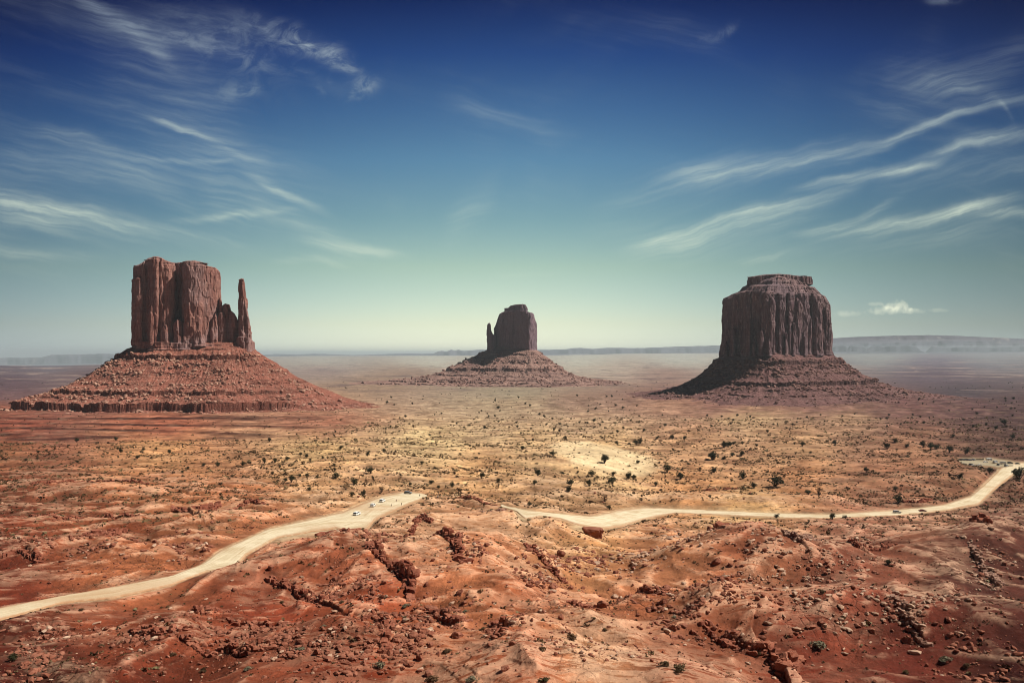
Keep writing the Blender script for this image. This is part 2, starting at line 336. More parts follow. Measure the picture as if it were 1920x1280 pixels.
# ledges: (path in px,row from left to right with the high side away from the viewer, height m, run behind m)
LEDGES = [
    ([(600,1003),(622,1000),(650,1004),(680,1014),(705,1019),(728,1026)],4,9),
    ([(696,1066),(706,1083),(742,1097),(766,1114),(777,1134)],3.4,10), ([(812,1040),(819,1047),(855,1068),(862,1093),(880,1103)],3.2,10),
    ([(815,1158),(826,1168),(850,1180),(868,1190)],3,7), ([(640,1170),(700,1158),(730,1180)],1.6,6), ([(716,1190),(735,1215),(722,1250)],2.4,6),
    ([(331,1147),(372,1152),(410,1146),(446,1140)],1.8,9), ([(428,1158),(470,1164),(525,1173),(560,1168)],2,8), ([(545,1163),(600,1180),(640,1186),(668,1178)],2,8),
    ([(503,1095),(560,1106),(604,1131),(625,1122)],2.4,9), ([(248,1186),(287,1205),(350,1204)],2.2,7), ([(340,1214),(370,1222),(404,1231)],1.3,6), ([(412,1222),(470,1240),(520,1236)],1.8,7),
    ([(330,972),(350,979),(384,976),(408,957)],4,14), ([(145,1021),(190,1014),(226,1001)],4,13), ([(420,965),(470,958),(500,962)],2,10), ([(0,1050),(40,1044),(80,1052)],2.5,10),
    ([(1350,1010),(1372,1018),(1400,1022),(1424,1014)],5,12), ([(1326,1042),(1345,1052),(1358,1046)],4,7), ([(1470,1068),(1500,1078),(1530,1070)],2,8),
    ([(1322,1205),(1370,1218),(1424,1226),(1450,1222)],2.2,7), ([(1448,1222),(1468,1240),(1488,1238),(1500,1228)],3.4,6), ([(1815,1030),(1838,1046),(1858,1052)],5,9), ([(1824,1066),(1850,1084),(1876,1099)],2.6,7),
    ([(1678,1194),(1710,1212),(1742,1226)],2.0,5), ([(1540,1130),(1600,1150),(1660,1160)],1.6,7), ([(1740,1140),(1800,1148),(1860,1160)],1.8,7), ([(1700,1170),(1760,1172),(1850,1176)],1.6,7),
    ([(1250,1120),(1290,1136),(1330,1150)],1.8,6), ([(1180,1150),(1215,1165),(1250,1170)],1.6,6), ([(985,1050),(1020,1080),(1060,1096)],1.8,6), ([(925,1195),(945,1215),(940,1240)],2.2,6),
    ([(1040,1140),(1090,1165),(1140,1168)],1.2,6), ([(1560,1060),(1610,1072),(1680,1068)],1.8,9), ([(1640,1010),(1700,1014),(1760,1008)],1.6,10), ([(770,1002),(790,985),(810,992)],2.0,9),
    ([(900,958),(925,962),(948,956)],2,9), ([(860,938),(900,944),(930,950)],1.6,9), ([(1320,924),(1350,926),(1380,922)],2.2,14), ([(1360,868),(1380,872),(1404,869)],2.4,16), ([(1415,866),(1470,872),(1545,884)],1.6,14),
    ([(1690,940),(1720,944),(1745,936)],2.4,10), ([(60,930),(160,920),(300,925)],2,18), ([(100,985),(180,978),(260,985)],2,14), ([(300,900),(420,888),(520,893)],2,18), ([(0,890),(100,880),(230,884)],2.2,22), ([(0,980),(60,975),(110,982)],2,14),
    ([(520,842),(590,845),(650,843)],2.5,25), ([(860,806),(930,803),(985,801)],3,25), ([(0,905),(70,900),(150,908)],2,18), ([(1090,870),(1120,878),(1160,872)],1.2,14),
]
_lw = [(P([q[0] for q in path], [q[1] for q in path]), h_*.95, L_*1.5) for path, h_, L_ in LEDGES]
def row_of(px, y): return HY-F*zbase(px, y)/np.maximum(y, 1)
def tstep(z, step, sharp):
    q = z/step; k = np.floor(q); f = q-k
    return (k+sm((f-.5)*sharp+.5))*step
def height(x, y, full=False):
    x = np.asarray(x, float); y = np.asarray(y, float)
    px = CX+F*x/np.maximum(y, 1); z0 = zbase(px, y); row = HY-F*z0/np.maximum(y, 1)
    near = 1-sm((y-300)/500); mid = sm((y-260)/300)*(1-sm((y-1500)/1200)); far = sm((y-1500)/1500)
    ne = sm((y-60)/60)
    # broad relief
    wx = x+14*fbm(x/55, y/55, 2, 91); wy = y+14*fbm(x/55, y/55, 2, 57)
    r = near*(3.6*fbm(wx/46, wy/46, 3, 3)+3.6*(ridged(wx/30, wy/38, 3, 11)-.55)+.55*fbm(wx/13, wy/15, 2, 12)) * ne
    r = r + mid*(6.2*fbm(x/150, y/120, 4, 21)+1.6*(ridged(wx/70, wy/60, 3, 5)-.55))
    r = r + far*np.minimum(6, y*.0006)*fbm(x/900, y/1400, 4, 41)*2
    for bx, by, h_, rx, ry, rot in _bw:
        dx, dy = x-bx, y-by; c, s = math.cos(rot), math.sin(rot); a = (dx*c+dy*s)/rx; b = (-dx*s+dy*c)/ry
        q = a*a+b*b
        r = r + np.where(q < 9, h_*np.exp(-q), 0)
    # strata: the relief breaks into broken steps
    r = r - 2.6*sm((360-y)/160)*ne
    tm = np.clip(fbm(x/60, y/60, 3, 71)*1.6+.55, 0, 1)*(1-sm((y-700)/800))*ne
    zz = z0*.35+r
    zz = zz+2.4*fbm(x/17, y/17, 4, 77); r = r + tm*.16*(tstep(zz, 1.7, 9)-zz)
    # red terraces in front of the left butte
    tz = sm((760-px)/300)*sm((row-768)/10)*(1-sm((row-826)/10))
    riser_shade = np.zeros_like(z0)
    if np.any(tz > 0):
        zz = z0+.35*fbm(x/200, y/60, 4, 33)+.04*r
        r = r + tz*(tstep(zz, 1.35, 30) - z0 - r)*.95; riser_shade = tz*sm(1.25-np.abs((zz/1.35) % 1-.5)*6)*np.clip(.9+.9*fbm(x/120, y/60, 3, 35), .25, 1)  # mask of the step faces, for the shade lines painted there
    rock = np.zeros_like(x); jag = None
    ca, sa = math.cos(.5), math.sin(.5); xr, yr = x*ca+y*sa, -x*sa+y*ca
    c1, e1 = cells(xr/3.4+.3*perlin(x/5, y/5, 2), yr/2.2, 5); c2, e2 = cells(xr/1.25, yr/.95, 6); cm_, em_ = cells(xr/9, yr/6, 7)
    ji = .3*(c1-.5)+2.2*fbm(x/9, y/9, 3, 8)
    for path, h_, L_ in _lw:
        mn = path.min(0)-4*L_; mx = path.max(0)+4*L_
        sel = np.where((x > mn[0]) & (x < mx[0]) & (y > mn[1]) & (y < mx[1]))
        if not len(sel[0]): continue
        xs, ys = x[sel], y[sel]; best = np.full(xs.shape, 1e9); sg = np.zeros(xs.shape); tt = np.zeros(xs.shape); n_ = len(path)-1
        for i in range(n_):
            a, b = path[i], path[i+1]; d_ = b-a; l2 = d_@d_; t = ((xs-a[0])*d_[0]+(ys-a[1])*d_[1])/l2
            tc = np.clip(t, 0, 1); ex, ey = xs-a[0]-tc*d_[0], ys-a[1]-tc*d_[1]; dd = np.hypot(ex, ey)
            s_ = np.sign(d_[0]*(ys-a[1])-d_[1]*(xs-a[0])); u_ = dd < best
            best = np.where(u_, dd, best); sg = np.where(u_, s_, sg); tt = np.where(u_, (i+tc)/n_, tt)
        sc_ = max(1.0, L_/15)
        s_ = best*sg + ji[sel]*sc_
        edge = sm(tt*4)*sm((1-tt)*4)*np.clip(.95+.9*perlin(xs/(9*sc_), ys/(9*sc_), 29), .4, 1)
        up = .62*h_*sm(s_/(1.3*sc_)+.4)*np.exp(-np.maximum(s_, 0)/L_)
        up = up*(.85+.3*c1[sel]); dn = -.10*h_*np.exp(-(s_/(2.0*sc_))**2)*(s_ < 0)
        r[sel] = r[sel]+(up+dn)*edge
        rock[sel] = np.maximum(rock[sel], edge*np.exp(-np.abs(s_)/(2.2*sc_)))
    # blocky small relief
    rk = np.clip(fbm(x/26, y/26, 3, 141)*2.2+.15, 0, 1)
    rko = np.clip(rk*1.0+.8*rock, 0, 1)
    r = r + near*ne*(rko*(.16*c1**3+.12*c2**2-.06) + .16*fbm(x/3, y/3, 2, 65)+.10*np.abs(perlin(x/.9, y/.9, 68)))
    r = r + mid*(1.25*rk*cm_**3 + .45*fbm(x/9, y/9, 2, 67)+.35*np.abs(perlin(x/3.5, y/3.5, 66)))
    road = np.clip(MASK_ROAD(px, row)*1.8, 0, 1); soft = np.clip(MASK_SOFT(px, row)*1.3, 0, 1)
    band = np.maximum(sm(MASK_ROAD(px, row)*2.6), .92*sm(MASK_WIDE(px, row)*2.4))
    r = r*(1-band)*(1-.85*soft) - .3*road
    z = z0+r
    if full: return z, dict(px=px, row=row, rock=np.maximum(rock, rk*near*.7+rk*mid*.35), road=road, soft=soft, rk=rk, c1=c1, e1=e1, cm=cm_, riser_shade=riser_shade, rel=r, near=near, mid=mid, tz=tz, ledge=rock)
    return z
def hit(px, row):
    """first point of the land seen at (px,row): (n,3)"""
    px = np.atleast_1d(np.asarray(px, float)); row = np.atleast_1d(np.asarray(row, float))
    ys = np.exp(np.linspace(math.log(95), math.log(9000), 900)); out = np.zeros((len(px), 3))
    for i0 in range(0, len(px), 200):
        p = px[i0:i0+200]; r_ = row[i0:i0+200]
        Y = np.broadcast_to(ys, (len(p), len(ys))); X = (p[:, None]-CX)/F*Y
        Z = height(X.ravel(), Y.ravel()).reshape(Y.shape); ray = -(r_[:, None]-HY)/F*Y
        below = ray < Z; k = np.argmax(below, 1); k = np.where(below.any(1), k, len(ys)-1); k = np.maximum(k, 1); ii = np.arange(len(p))
        d1 = (ray-Z)[ii, k]; d0 = (ray-Z)[ii, k-1]; f = np.clip(d0/(d0-d1+1e-9), 0, 1); yy = ys[k-1]+(ys[k]-ys[k-1])*f
        xx = (p-CX)/F*yy; out[i0:i0+200] = np.stack([xx, yy, height(xx, yy)], -1)
    return out

# soil colours, as they look in full sun but with some vignette darkening painted in towards both sides, at points of the land (px,row)
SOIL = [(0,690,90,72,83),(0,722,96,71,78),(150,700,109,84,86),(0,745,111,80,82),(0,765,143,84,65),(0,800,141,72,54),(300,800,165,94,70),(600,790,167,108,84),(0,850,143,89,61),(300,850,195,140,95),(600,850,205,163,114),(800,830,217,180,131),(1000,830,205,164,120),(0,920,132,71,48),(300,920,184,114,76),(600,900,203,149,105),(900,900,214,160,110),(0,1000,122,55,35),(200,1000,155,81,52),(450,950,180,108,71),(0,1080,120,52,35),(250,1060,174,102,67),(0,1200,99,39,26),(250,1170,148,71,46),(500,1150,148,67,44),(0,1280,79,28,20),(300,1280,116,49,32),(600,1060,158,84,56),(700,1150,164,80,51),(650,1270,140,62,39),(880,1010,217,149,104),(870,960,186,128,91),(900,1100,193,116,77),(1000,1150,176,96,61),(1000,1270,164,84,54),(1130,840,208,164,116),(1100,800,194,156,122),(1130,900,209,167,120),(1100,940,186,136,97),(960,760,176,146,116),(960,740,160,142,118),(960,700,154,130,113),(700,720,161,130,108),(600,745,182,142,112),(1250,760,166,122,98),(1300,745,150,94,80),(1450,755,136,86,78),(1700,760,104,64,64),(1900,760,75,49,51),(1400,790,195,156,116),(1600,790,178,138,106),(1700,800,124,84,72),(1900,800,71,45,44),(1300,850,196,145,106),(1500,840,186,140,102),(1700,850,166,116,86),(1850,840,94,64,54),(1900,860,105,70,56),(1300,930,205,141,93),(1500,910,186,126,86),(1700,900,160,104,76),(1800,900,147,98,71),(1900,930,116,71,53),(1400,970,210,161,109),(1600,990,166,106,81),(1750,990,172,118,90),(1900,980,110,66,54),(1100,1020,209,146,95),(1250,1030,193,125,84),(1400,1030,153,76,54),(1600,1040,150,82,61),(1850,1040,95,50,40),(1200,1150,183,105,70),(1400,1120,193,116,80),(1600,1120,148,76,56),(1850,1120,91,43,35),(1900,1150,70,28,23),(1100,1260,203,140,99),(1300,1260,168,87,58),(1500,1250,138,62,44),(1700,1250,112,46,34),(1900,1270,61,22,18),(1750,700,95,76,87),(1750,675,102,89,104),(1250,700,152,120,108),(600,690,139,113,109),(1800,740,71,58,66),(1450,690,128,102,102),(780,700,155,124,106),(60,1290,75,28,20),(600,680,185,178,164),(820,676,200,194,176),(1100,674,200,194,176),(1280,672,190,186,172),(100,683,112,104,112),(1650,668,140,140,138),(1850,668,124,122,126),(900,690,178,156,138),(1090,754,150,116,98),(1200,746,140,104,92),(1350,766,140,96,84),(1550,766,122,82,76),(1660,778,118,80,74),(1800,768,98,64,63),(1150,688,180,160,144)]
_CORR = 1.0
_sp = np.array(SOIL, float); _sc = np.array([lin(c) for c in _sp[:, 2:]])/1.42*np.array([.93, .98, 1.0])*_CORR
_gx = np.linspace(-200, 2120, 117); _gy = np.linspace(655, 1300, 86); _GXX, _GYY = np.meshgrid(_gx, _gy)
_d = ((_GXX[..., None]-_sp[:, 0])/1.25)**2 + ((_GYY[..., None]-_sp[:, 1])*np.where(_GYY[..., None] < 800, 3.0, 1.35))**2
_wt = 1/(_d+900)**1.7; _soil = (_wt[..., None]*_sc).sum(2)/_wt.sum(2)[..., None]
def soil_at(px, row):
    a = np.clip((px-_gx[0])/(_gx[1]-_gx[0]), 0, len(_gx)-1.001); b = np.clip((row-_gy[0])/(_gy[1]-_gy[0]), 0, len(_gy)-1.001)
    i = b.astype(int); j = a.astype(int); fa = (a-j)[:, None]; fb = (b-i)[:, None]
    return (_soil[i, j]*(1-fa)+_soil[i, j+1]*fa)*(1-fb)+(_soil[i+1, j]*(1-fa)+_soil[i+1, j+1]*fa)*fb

# ------------------------------------------------------------------ ground material
def ground_material():
    m_ = bpy.data.materials.new('desert_ground'); m_.use_nodes = True; B = NB(m_.node_tree); bs = m_.node_tree.nodes['Principled BSDF']
    pos = B.n('ShaderNodeNewGeometry').outputs['Position']
    A = lambda k: B.n('ShaderNodeAttribute', attribute_name=k)
    soil = A('soil').outputs['Color']; rock = A('rock').outputs['Fac']; pale = A('pale').outputs['Fac']; near = A('near').outputs['Fac']; far = A('far').outputs['Fac']; scrub = A('scrub').outputs['Fac']
    n1 = B.noise(pos, .018, 4, .6, .4); n2 = B.noise(pos, .11, 5, .62, .3); n3 = B.noise(pos, .9, 4, .6); n4 = B.noise(pos, 4.5, 3, .6)
    c = soil
    v1 = B.sstep(n1, .3, .7, .82, 1.2); v2 = B.sstep(n2, .28, .72, .78, 1.24); v3 = B.sstep(n3, .25, .75, .84, 1.16)
    var = B.m('MULTIPLY', B.m('MULTIPLY', v1, v2), v3)
    cv = B.n('ShaderNodeCombineXYZ')
    for i in range(3): B.put(cv.inputs[i], var)
    c = B.mix(1.0, c, cv.outputs[0], 'MULTIPLY')
    # bleached bedrock with cracks
    pc = B.mix(.55, B.mix(1.0, c, (1.5, 1.75, 1.95), 'MULTIPLY'), (.56, .36, .235))
    pm = B.m('MULTIPLY', pale, B.sstep(B.noise(B.scale(pos, (.16, .62, .3), rot=(0, 0, .55)), 1, 8, .70, .5), .41, .51))
    c = B.mix(pm, c, pc)
    cr = B.voro(B.mix(.12, pos, B.n('ShaderNodeTexNoise').outputs['Color'], 'ADD'), .32, 'DISTANCE_TO_EDGE').outputs['Distance']
    cm = B.m('MULTIPLY', B.sstep(cr, .07, .015), B.m('MULTIPLY', rock, B.m('MULTIPLY', near, .6)))
    c = B.mix(cm, c, (.09, .03, .018))
    # gravel and chips: light and dark stones
    vs = B.voro(pos, 1.6); st = B.sstep(vs.outputs['Distance'], .28, .16)
    sel = B.n('ShaderNodeSeparateColor'); B.put(sel.inputs[0], vs.outputs['Color'])
    gm = B.m('MULTIPLY', B.m('MULTIPLY', st, near), B.sstep(B.m('ADD', sel.outputs[0], B.m('MULTIPLY', rock, .35)), .72, .85))
    c = B.mix(B.m('MULTIPLY', gm, .7), c, B.mix(B.sstep(sel.outputs[1], .5, .7), (.07, .025, .015), B.mix(1.0, c, (1.5, 1.7, 1.8), 'MULTIPLY')))
    # dark desert crust and pale grit in drawn-out patches
    cru = B.m('MULTIPLY', B.sstep(B.noise(B.scale(pos, (.05, .12, .1), rot=(0, 0, .4)), 1, 6, .66, .4), .50, .62), near)
    c = B.mix(B.m('MULTIPLY', cru, .45), c, B.mix(1.0, c, (.55, .45, .42), 'MULTIPLY'))
    vg = B.voro(pos, 3.4); sg = B.n('ShaderNodeSeparateColor'); B.put(sg.inputs[0], vg.outputs['Color'])
    gg = B.m('MULTIPLY', B.m('MULTIPLY', B.sstep(vg.outputs['Distance'], .34, .2), near), B.sstep(sg.outputs[0], .70, .78))
    c = B.mix(B.m('MULTIPLY', gg, .65), c, B.mix(B.sstep(sg.outputs[1], .55, .75), (.045, .016, .010), B.mix(1.0, c, (1.7, 1.9, 2.0), 'MULTIPLY')))
    # low dry brush on the flats, seen from far away as speckle
    vb = B.voro(pos, .22); sb = B.n('ShaderNodeSeparateColor'); B.put(sb.inputs[0], vb.outputs['Color'])
    bm = B.m('MULTIPLY', B.m('MULTIPLY', B.sstep(vb.outputs['Distance'], .42, .22), B.sstep(sb.outputs[0], .52, .60)), scrub)
    c = B.mix(B.m('MULTIPLY', bm, .8), c, B.mix(sb.outputs[1], (.085, .05, .028), (.13, .10, .045)))
    vb2 = B.voro(pos, .055); s2 = B.n('ShaderNodeSeparateColor'); B.put(s2.inputs[0], vb2.outputs['Color'])
    bm2 = B.m('MULTIPLY', B.m('MULTIPLY', B.sstep(vb2.outputs['Distance'], .40, .25), B.sstep(s2.outputs[0], .6, .68)), B.m('MULTIPLY', scrub, far))
    c = B.mix(B.m('MULTIPLY', bm2, .6), c, (.05, .035, .03))
    # far flats: long streaks of pale sand and dark brush
    fs = B.noise(B.scale(pos, (.0012, .0010, 1)), 1, 6, .62, .5); fs2 = B.noise(B.scale(pos, (.0045, .0035, 1), loc=(9, 3, 0)), 1, 5, .6, .3)
    fm = B.m('MULTIPLY', far, B.sstep(fs, .52, .68)); c = B.mix(B.m('MULTIPLY', fm, .62), c, (.44, .32, .25))
    fd = B.m('MULTIPLY', far, B.sstep(fs2, .5, .7)); c = B.mix(B.m('MULTIPLY', fd, .78), c, (.06, .036, .046))
    B.put(bs.inputs['Base Color'], c); bs.inputs['Roughness'].default_value = .95; bs.inputs['Specular IOR Level'].default_value = .08
    bu = B.n('ShaderNodeBump'); bu.inputs['Strength'].default_value = .8; bu.inputs['Distance'].default_value = .5
    hgt = B.m('ADD', B.m('MULTIPLY', n3, .9), B.m('MULTIPLY', n4, .35)); hgt = B.m('SUBTRACT', B.m('ADD', hgt, B.m('MULTIPLY', gm, .3)), B.m('MULTIPLY', cm, .8))
    B.put(bu.inputs['Height'], B.m('MULTIPLY', hgt, B.m('ADD', B.m('MULTIPLY', rock, .8), .35))); B.put(bs.inputs['Normal'], bu.outputs[0])
    return m_
M_GROUND = ground_material()

def build_ground():
    # rows at depths that fall evenly on the view, columns along bearings
    rows = np.concatenate([np.arange(1296, 676, -.56)])
    rows = np.sort(np.concatenate([rows, np.arange(830, 768, -.5)+.27]))[::-1]; yk = y_at(np.full(len(rows), 780.0), rows)
    yk = np.concatenate([[1, 3, 6, 12, 25, 45, 60, 70, 78], np.arange(84, 116, .22), yk[yk > 116], np.geomspace(yk[-1]*1.02, 92000, 70)])
    pxs = np.concatenate([np.linspace(-2600, -180, 26), np.arange(-150, 2075, 1.5), np.linspace(2100, 4520, 26)])
    X = (pxs[None, :]-CX)/F*yk[:, None]; Y = np.broadcast_to(yk[:, None], X.shape)
    x, y = X.ravel(), Y.ravel()
    z, a = height(x, y, True)
    px, row = a['px'], a['row']
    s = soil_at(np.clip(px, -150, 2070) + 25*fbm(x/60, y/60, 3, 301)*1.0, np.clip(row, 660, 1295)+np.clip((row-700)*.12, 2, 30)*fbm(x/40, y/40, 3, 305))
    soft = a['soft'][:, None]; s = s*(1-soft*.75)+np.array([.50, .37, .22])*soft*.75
    # relief decides where sand gathers and where bedrock is swept clean
    sandc = np.array([.50, .33, .18])
    sand = np.clip(fbm(x/70, y/45, 4, 401)*2.0, 0, 1)*a['mid']*.45
    s = s*(1-sand[:, None])+np.minimum(s*1.35, .6)*sand[:, None]
    pale = np.clip(fbm(x/30, y/24, 3, 411)*2.6-.1, 0, 1)*(a['near']+.5*a['mid'])
    for bx, by, rx, ry in [(780,1075,10,16),(740,1060,8,10),(880,1008,26,30),(1110,1270,30,16),(1180,1250,20,10),(1000,1290,22,8),(1140,1210,10,8),(1310,1130,22,10),(1000,1215,9,7),(960,1095,8,8),(770,1065,9,12),(1500,1000,10,20),(1700,1110,20,8)]:
        c = P(bx, by)[0]; pale = np.maximum(pale, 1.7*np.exp(-((x-c[0])/rx)**2-((y-c[1])/ry)**2))
    fg = a['near'][:, None]; s = s*(1-.13*fg)
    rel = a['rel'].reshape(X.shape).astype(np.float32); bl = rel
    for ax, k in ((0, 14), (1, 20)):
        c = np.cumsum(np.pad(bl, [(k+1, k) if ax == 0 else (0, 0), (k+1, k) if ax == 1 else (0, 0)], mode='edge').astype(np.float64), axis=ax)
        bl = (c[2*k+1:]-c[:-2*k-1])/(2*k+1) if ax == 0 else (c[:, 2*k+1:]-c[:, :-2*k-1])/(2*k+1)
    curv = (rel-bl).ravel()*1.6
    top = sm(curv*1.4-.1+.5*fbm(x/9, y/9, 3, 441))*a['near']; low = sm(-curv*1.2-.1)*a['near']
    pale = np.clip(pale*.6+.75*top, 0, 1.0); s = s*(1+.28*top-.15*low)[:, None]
    st = a['riser_shade'][:, None]*.92; s = s*(1-st)+np.array([.055, .018, .013])*st  # shadow lines under the terrace steps, painted dark into the soil colour
    t1 = 1+.34*fbm(x/11, y/11, 3, 431)+.22*fbm(x/3.6, y/3.6, 2, 432); blk = np.clip(a['rk']+a['ledge'], 0, 1)[:, None]*a['near'][:, None]
    s = s*t1[:, None]*(1+blk*(.55*a['c1'][:, None]-.22))
    t2 = a['mid']*np.clip(fbm(x/34, y/20, 4, 435)*1.5, -.5, .5); s = s*(1+t2[:, None]*np.array([.75, .85, .85]))
    dust = sm((MASK_ROAD(px, row)-.10)*2.4+.25*fbm(x/4, y/4, 2, 447))[:, None]*.6; s = s*(1-dust)+np.array([.50, .38, .23])*dust
    # the open dune
    dn = P(1128, 862)[0]; dm = 1-sm((((x-dn[0])/46)**2+((y-dn[1])/118)**2+.55*fbm(x/22, y/40, 3, 451)-.75)*1.6); s = s*(1-dm[:, None]*.92)+np.array([.58, .43, .25])*dm[:, None]*.92
    scrub = sm((row-690)/30)*(1-sm((row-985)/60))*np.clip(.62+fbm(x/120, y/90, 3, 421)*1.2, 0, 1)*(1-a['road'])*(1-dm)*(1-.8*a['tz'])
    far = sm((y-1500)/1800)
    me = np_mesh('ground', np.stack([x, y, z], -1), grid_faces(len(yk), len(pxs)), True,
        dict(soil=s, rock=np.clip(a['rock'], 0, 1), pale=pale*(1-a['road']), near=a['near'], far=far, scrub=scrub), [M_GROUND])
    link('ground', me, kind='structure')
    # the mesa top behind the viewpoint
    gx = np.linspace(-400, 400, 41); gy = np.linspace(-600, 1.0, 31); X, Y = np.meshgrid(gx, gy); Z = -1.7-.0*X+.6*fbm(X/40, Y/40, 3, 501)*np.clip(-Y/20, 0, 1)-np.clip((np.abs(X)-200)/12, 0, 12)
    n_ = X.size
    me = np_mesh('mesa_top', np.stack([X.ravel(), Y.ravel(), Z.ravel()], -1), grid_faces(31, 41), True, dict(soil=np.tile([.3, .12, .06], (n_, 1)), rock=np.full(n_, .5), pale=np.full(n_, .3), near=np.ones(n_), far=np.zeros(n_), scrub=np.zeros(n_)), [M_GROUND])
    link('mesa_ground', me, kind='structure')
build_ground()

# ------------------------------------------------------------------ dirt road
def road_material(k=1.0, nm='dirt_road'):
    m_ = bpy.data.materials.new(nm); m_.use_nodes = True; B = NB(m_.node_tree); bs = m_.node_tree.nodes['Principled BSDF']
    pos = B.n('ShaderNodeNewGeometry').outputs['Position']; e = B.n('ShaderNodeAttribute', attribute_name='across').outputs['Fac']
    n1 = B.noise(pos, .06, 5, .6); n2 = B.noise(pos, .7, 5, .65); n3 = B.noise(pos, .022, 4, .6); al = B.n('ShaderNodeAttribute', attribute_name='along').outputs['Fac']
    c = B.mix(B.sstep(n1, .35, .65), (.52, .44, .30), (.63, .565, .42))
    # wheel tracks drawn out along the road, loose reddish sand between them
    cb = B.n('ShaderNodeCombineXYZ'); B.put(cb.inputs[0], B.m('MULTIPLY', al, .035)); B.put(cb.inputs[1], B.m('MULTIPLY', e, 13)); st = B.noise(cb.outputs[0], 1, 5, .62, .35)
    c = B.mix(B.sstep(st, .50, .66, 0, .75), c, (.70, .63, .46)); c = B.mix(B.sstep(st, .46, .34, 0, .7), c, (.42, .29, .17))
    c = B.mix(B.sstep(n3, .52, .68, 0, .55), c, (.46, .30, .18))
    c = B.mix(B.sstep(n2, .5, .72, 0, .5), c, (.42, .31, .19))
    c = B.mix(B.m('MULTIPLY', B.sstep(B.m('ABSOLUTE', B.m('SUBTRACT', e, .5)), .30, .5), B.sstep(n2, .3, .55, .45, 1)), c, (.38, .21, .115))
    c = B.mix(1.0, c, (k, k*.95, k*.9), 'MULTIPLY')
    B.put(bs.inputs['Base Color'], c); bs.inputs['Roughness'].default_value = .95; bs.inputs['Specular IOR Level'].default_value = .05
    bu = B.n('ShaderNodeBump'); bu.inputs['Strength'].default_value = .5; bu.inputs['Distance'].default_value = .2; B.put(bu.inputs['Height'], n2); B.put(bs.inputs['Normal'], bu.outputs[0])
    return m_
M_ROAD = road_material(); M_LOT = road_material(.55, 'gravel_lot')
def resample(p, n):
    p = np.array(p, float); d_ = np.concatenate([[0], np.cumsum(np.hypot(*np.diff(p, axis=0).T))]); t = np.linspace(0, d_[-1], n)
    return np.stack([np.interp(t, d_, p[:, 0]), np.interp(t, d_, p[:, 1])], -1)
def build_road(up, lo, n, name, mat=None):
    up = resample(up, n); lo = resample(lo, n); k = 13; V = []; ac = []; ao = []
    ii = np.arange(n)*1.0; up[:, 1] += 1.1*fbm(ii/9, ii*0, 3, 21)+.5*perlin(ii/2.2, ii*0, 22); lo[:, 1] += 1.4*fbm(ii/9, ii*0+5, 3, 23)+.6*perlin(ii/2.2, ii*0, 24)
    ux, uy = P(up[:, 0], up[:, 1]).T; lx, ly = P(lo[:, 0], lo[:, 1]).T
    for j in range(k):
        f = j/(k-1); wob = .35*np.sin(np.arange(n)*.9+j*0)*(1 if j in (0, k-1) else 0)
        x = ux*(1-f)+lx*f; y = uy*(1-f)+ly*f+wob; px = CX+F*x/y
        z = zbase(px, y)+.02+.12*(1-abs(2*f-1)**3)-(.25 if j in (0, k-1) else 0)
        V.append(np.stack([x, y, z], -1)); ac.append(np.full(n, f)); ao.append(np.cumsum(np.concatenate([[0], np.hypot(np.diff(x), np.diff(y))])))
    me = np_mesh(name, np.concatenate(V), grid_faces(k, n)[:, ::-1], True, dict(across=np.concatenate(ac), along=np.concatenate(ao)), [mat or M_ROAD]); link(name, me, kind='structure')
build_road(R_LEFT_UP, R_LEFT_LO, 260, 'dirt_road'); build_road(R_RIGHT_UP, R_RIGHT_LO, 300, 'dirt_road')
LOT_UP = [(1792,866),(1797,860),(1825,858),(1855,858),(1880,860),(1900,866)]; LOT_LO = [(1792,867),(1803,872),(1825,874),(1845,875),(1870,877),(1900,878)]
build_road(LOT_UP, LOT_LO, 40, 'gravel_lot', M_LOT)

# ------------------------------------------------------------------ buttes
def butte_material(name, lo, mid, hi, zs=1.0, band=.5, cool=(.20, .115, .105)):
    m_ = bpy.data.materials.new(name); m_.use_nodes = True; B = NB(m_.node_tree); bs = m_.node_tree.nodes['Principled BSDF']
    pos = B.n('ShaderNodeNewGeometry').outputs['Position']
    a = B.noise(B.scale(pos, (.10*zs, .10*zs, .010*zs)), 1, 6, .62, .8); b = B.noise(B.scale(pos, (.5*zs, .5*zs, .05*zs)), 1, 5, .65, .5)
    big = B.noise(pos, .014*zs, 4, .6, .5); fine = B.noise(pos, .7*zs, 4, .65); str_ = B.noise(B.scale(pos, (.006*zs, .006*zs, .30*zs)), 1, 5, .6, .3)
    c = B.mix(B.sstep(a, .36, .62), lo, mid); c = B.mix(B.sstep(b, .50, .74), c, hi); c = B.mix(B.sstep(big, .42, .66), c, cool)
    c = B.mix(B.m('MULTIPLY', B.sstep(str_, .48, .62), band), c, tuple(q*.62 for q in mid))
    # black desert varnish in vertical streaks
    vs = B.noise(B.scale(pos, (.16*zs, .16*zs, .006*zs), loc=(40, 3, 0)), 1, 5, .6, .4)
    c = B.mix(B.m('MULTIPLY', B.sstep(vs, .55, .68), .55), c, tuple(q*.30 for q in lo))
    c = B.mix(1.0, c, B.ramp(fine, [(.25, .78), (.75, 1.18)]), 'MULTIPLY')
    B.put(bs.inputs['Base Color'], c); bs.inputs['Roughness'].default_value = .9; bs.inputs['Specular IOR Level'].default_value = .12
    bu = B.n('ShaderNodeBump'); bu.inputs['Strength'].default_value = .9; bu.inputs['Distance'].default_value = 1.6/zs
    B.put(bu.inputs['Height'], B.m('ADD', B.m('ADD', B.m('MULTIPLY', b, .8), B.m('MULTIPLY', fine, .5)), B.m('MULTIPLY', str_, .4*band))); B.put(bs.inputs['Normal'], bu.outputs[0])
    return m_
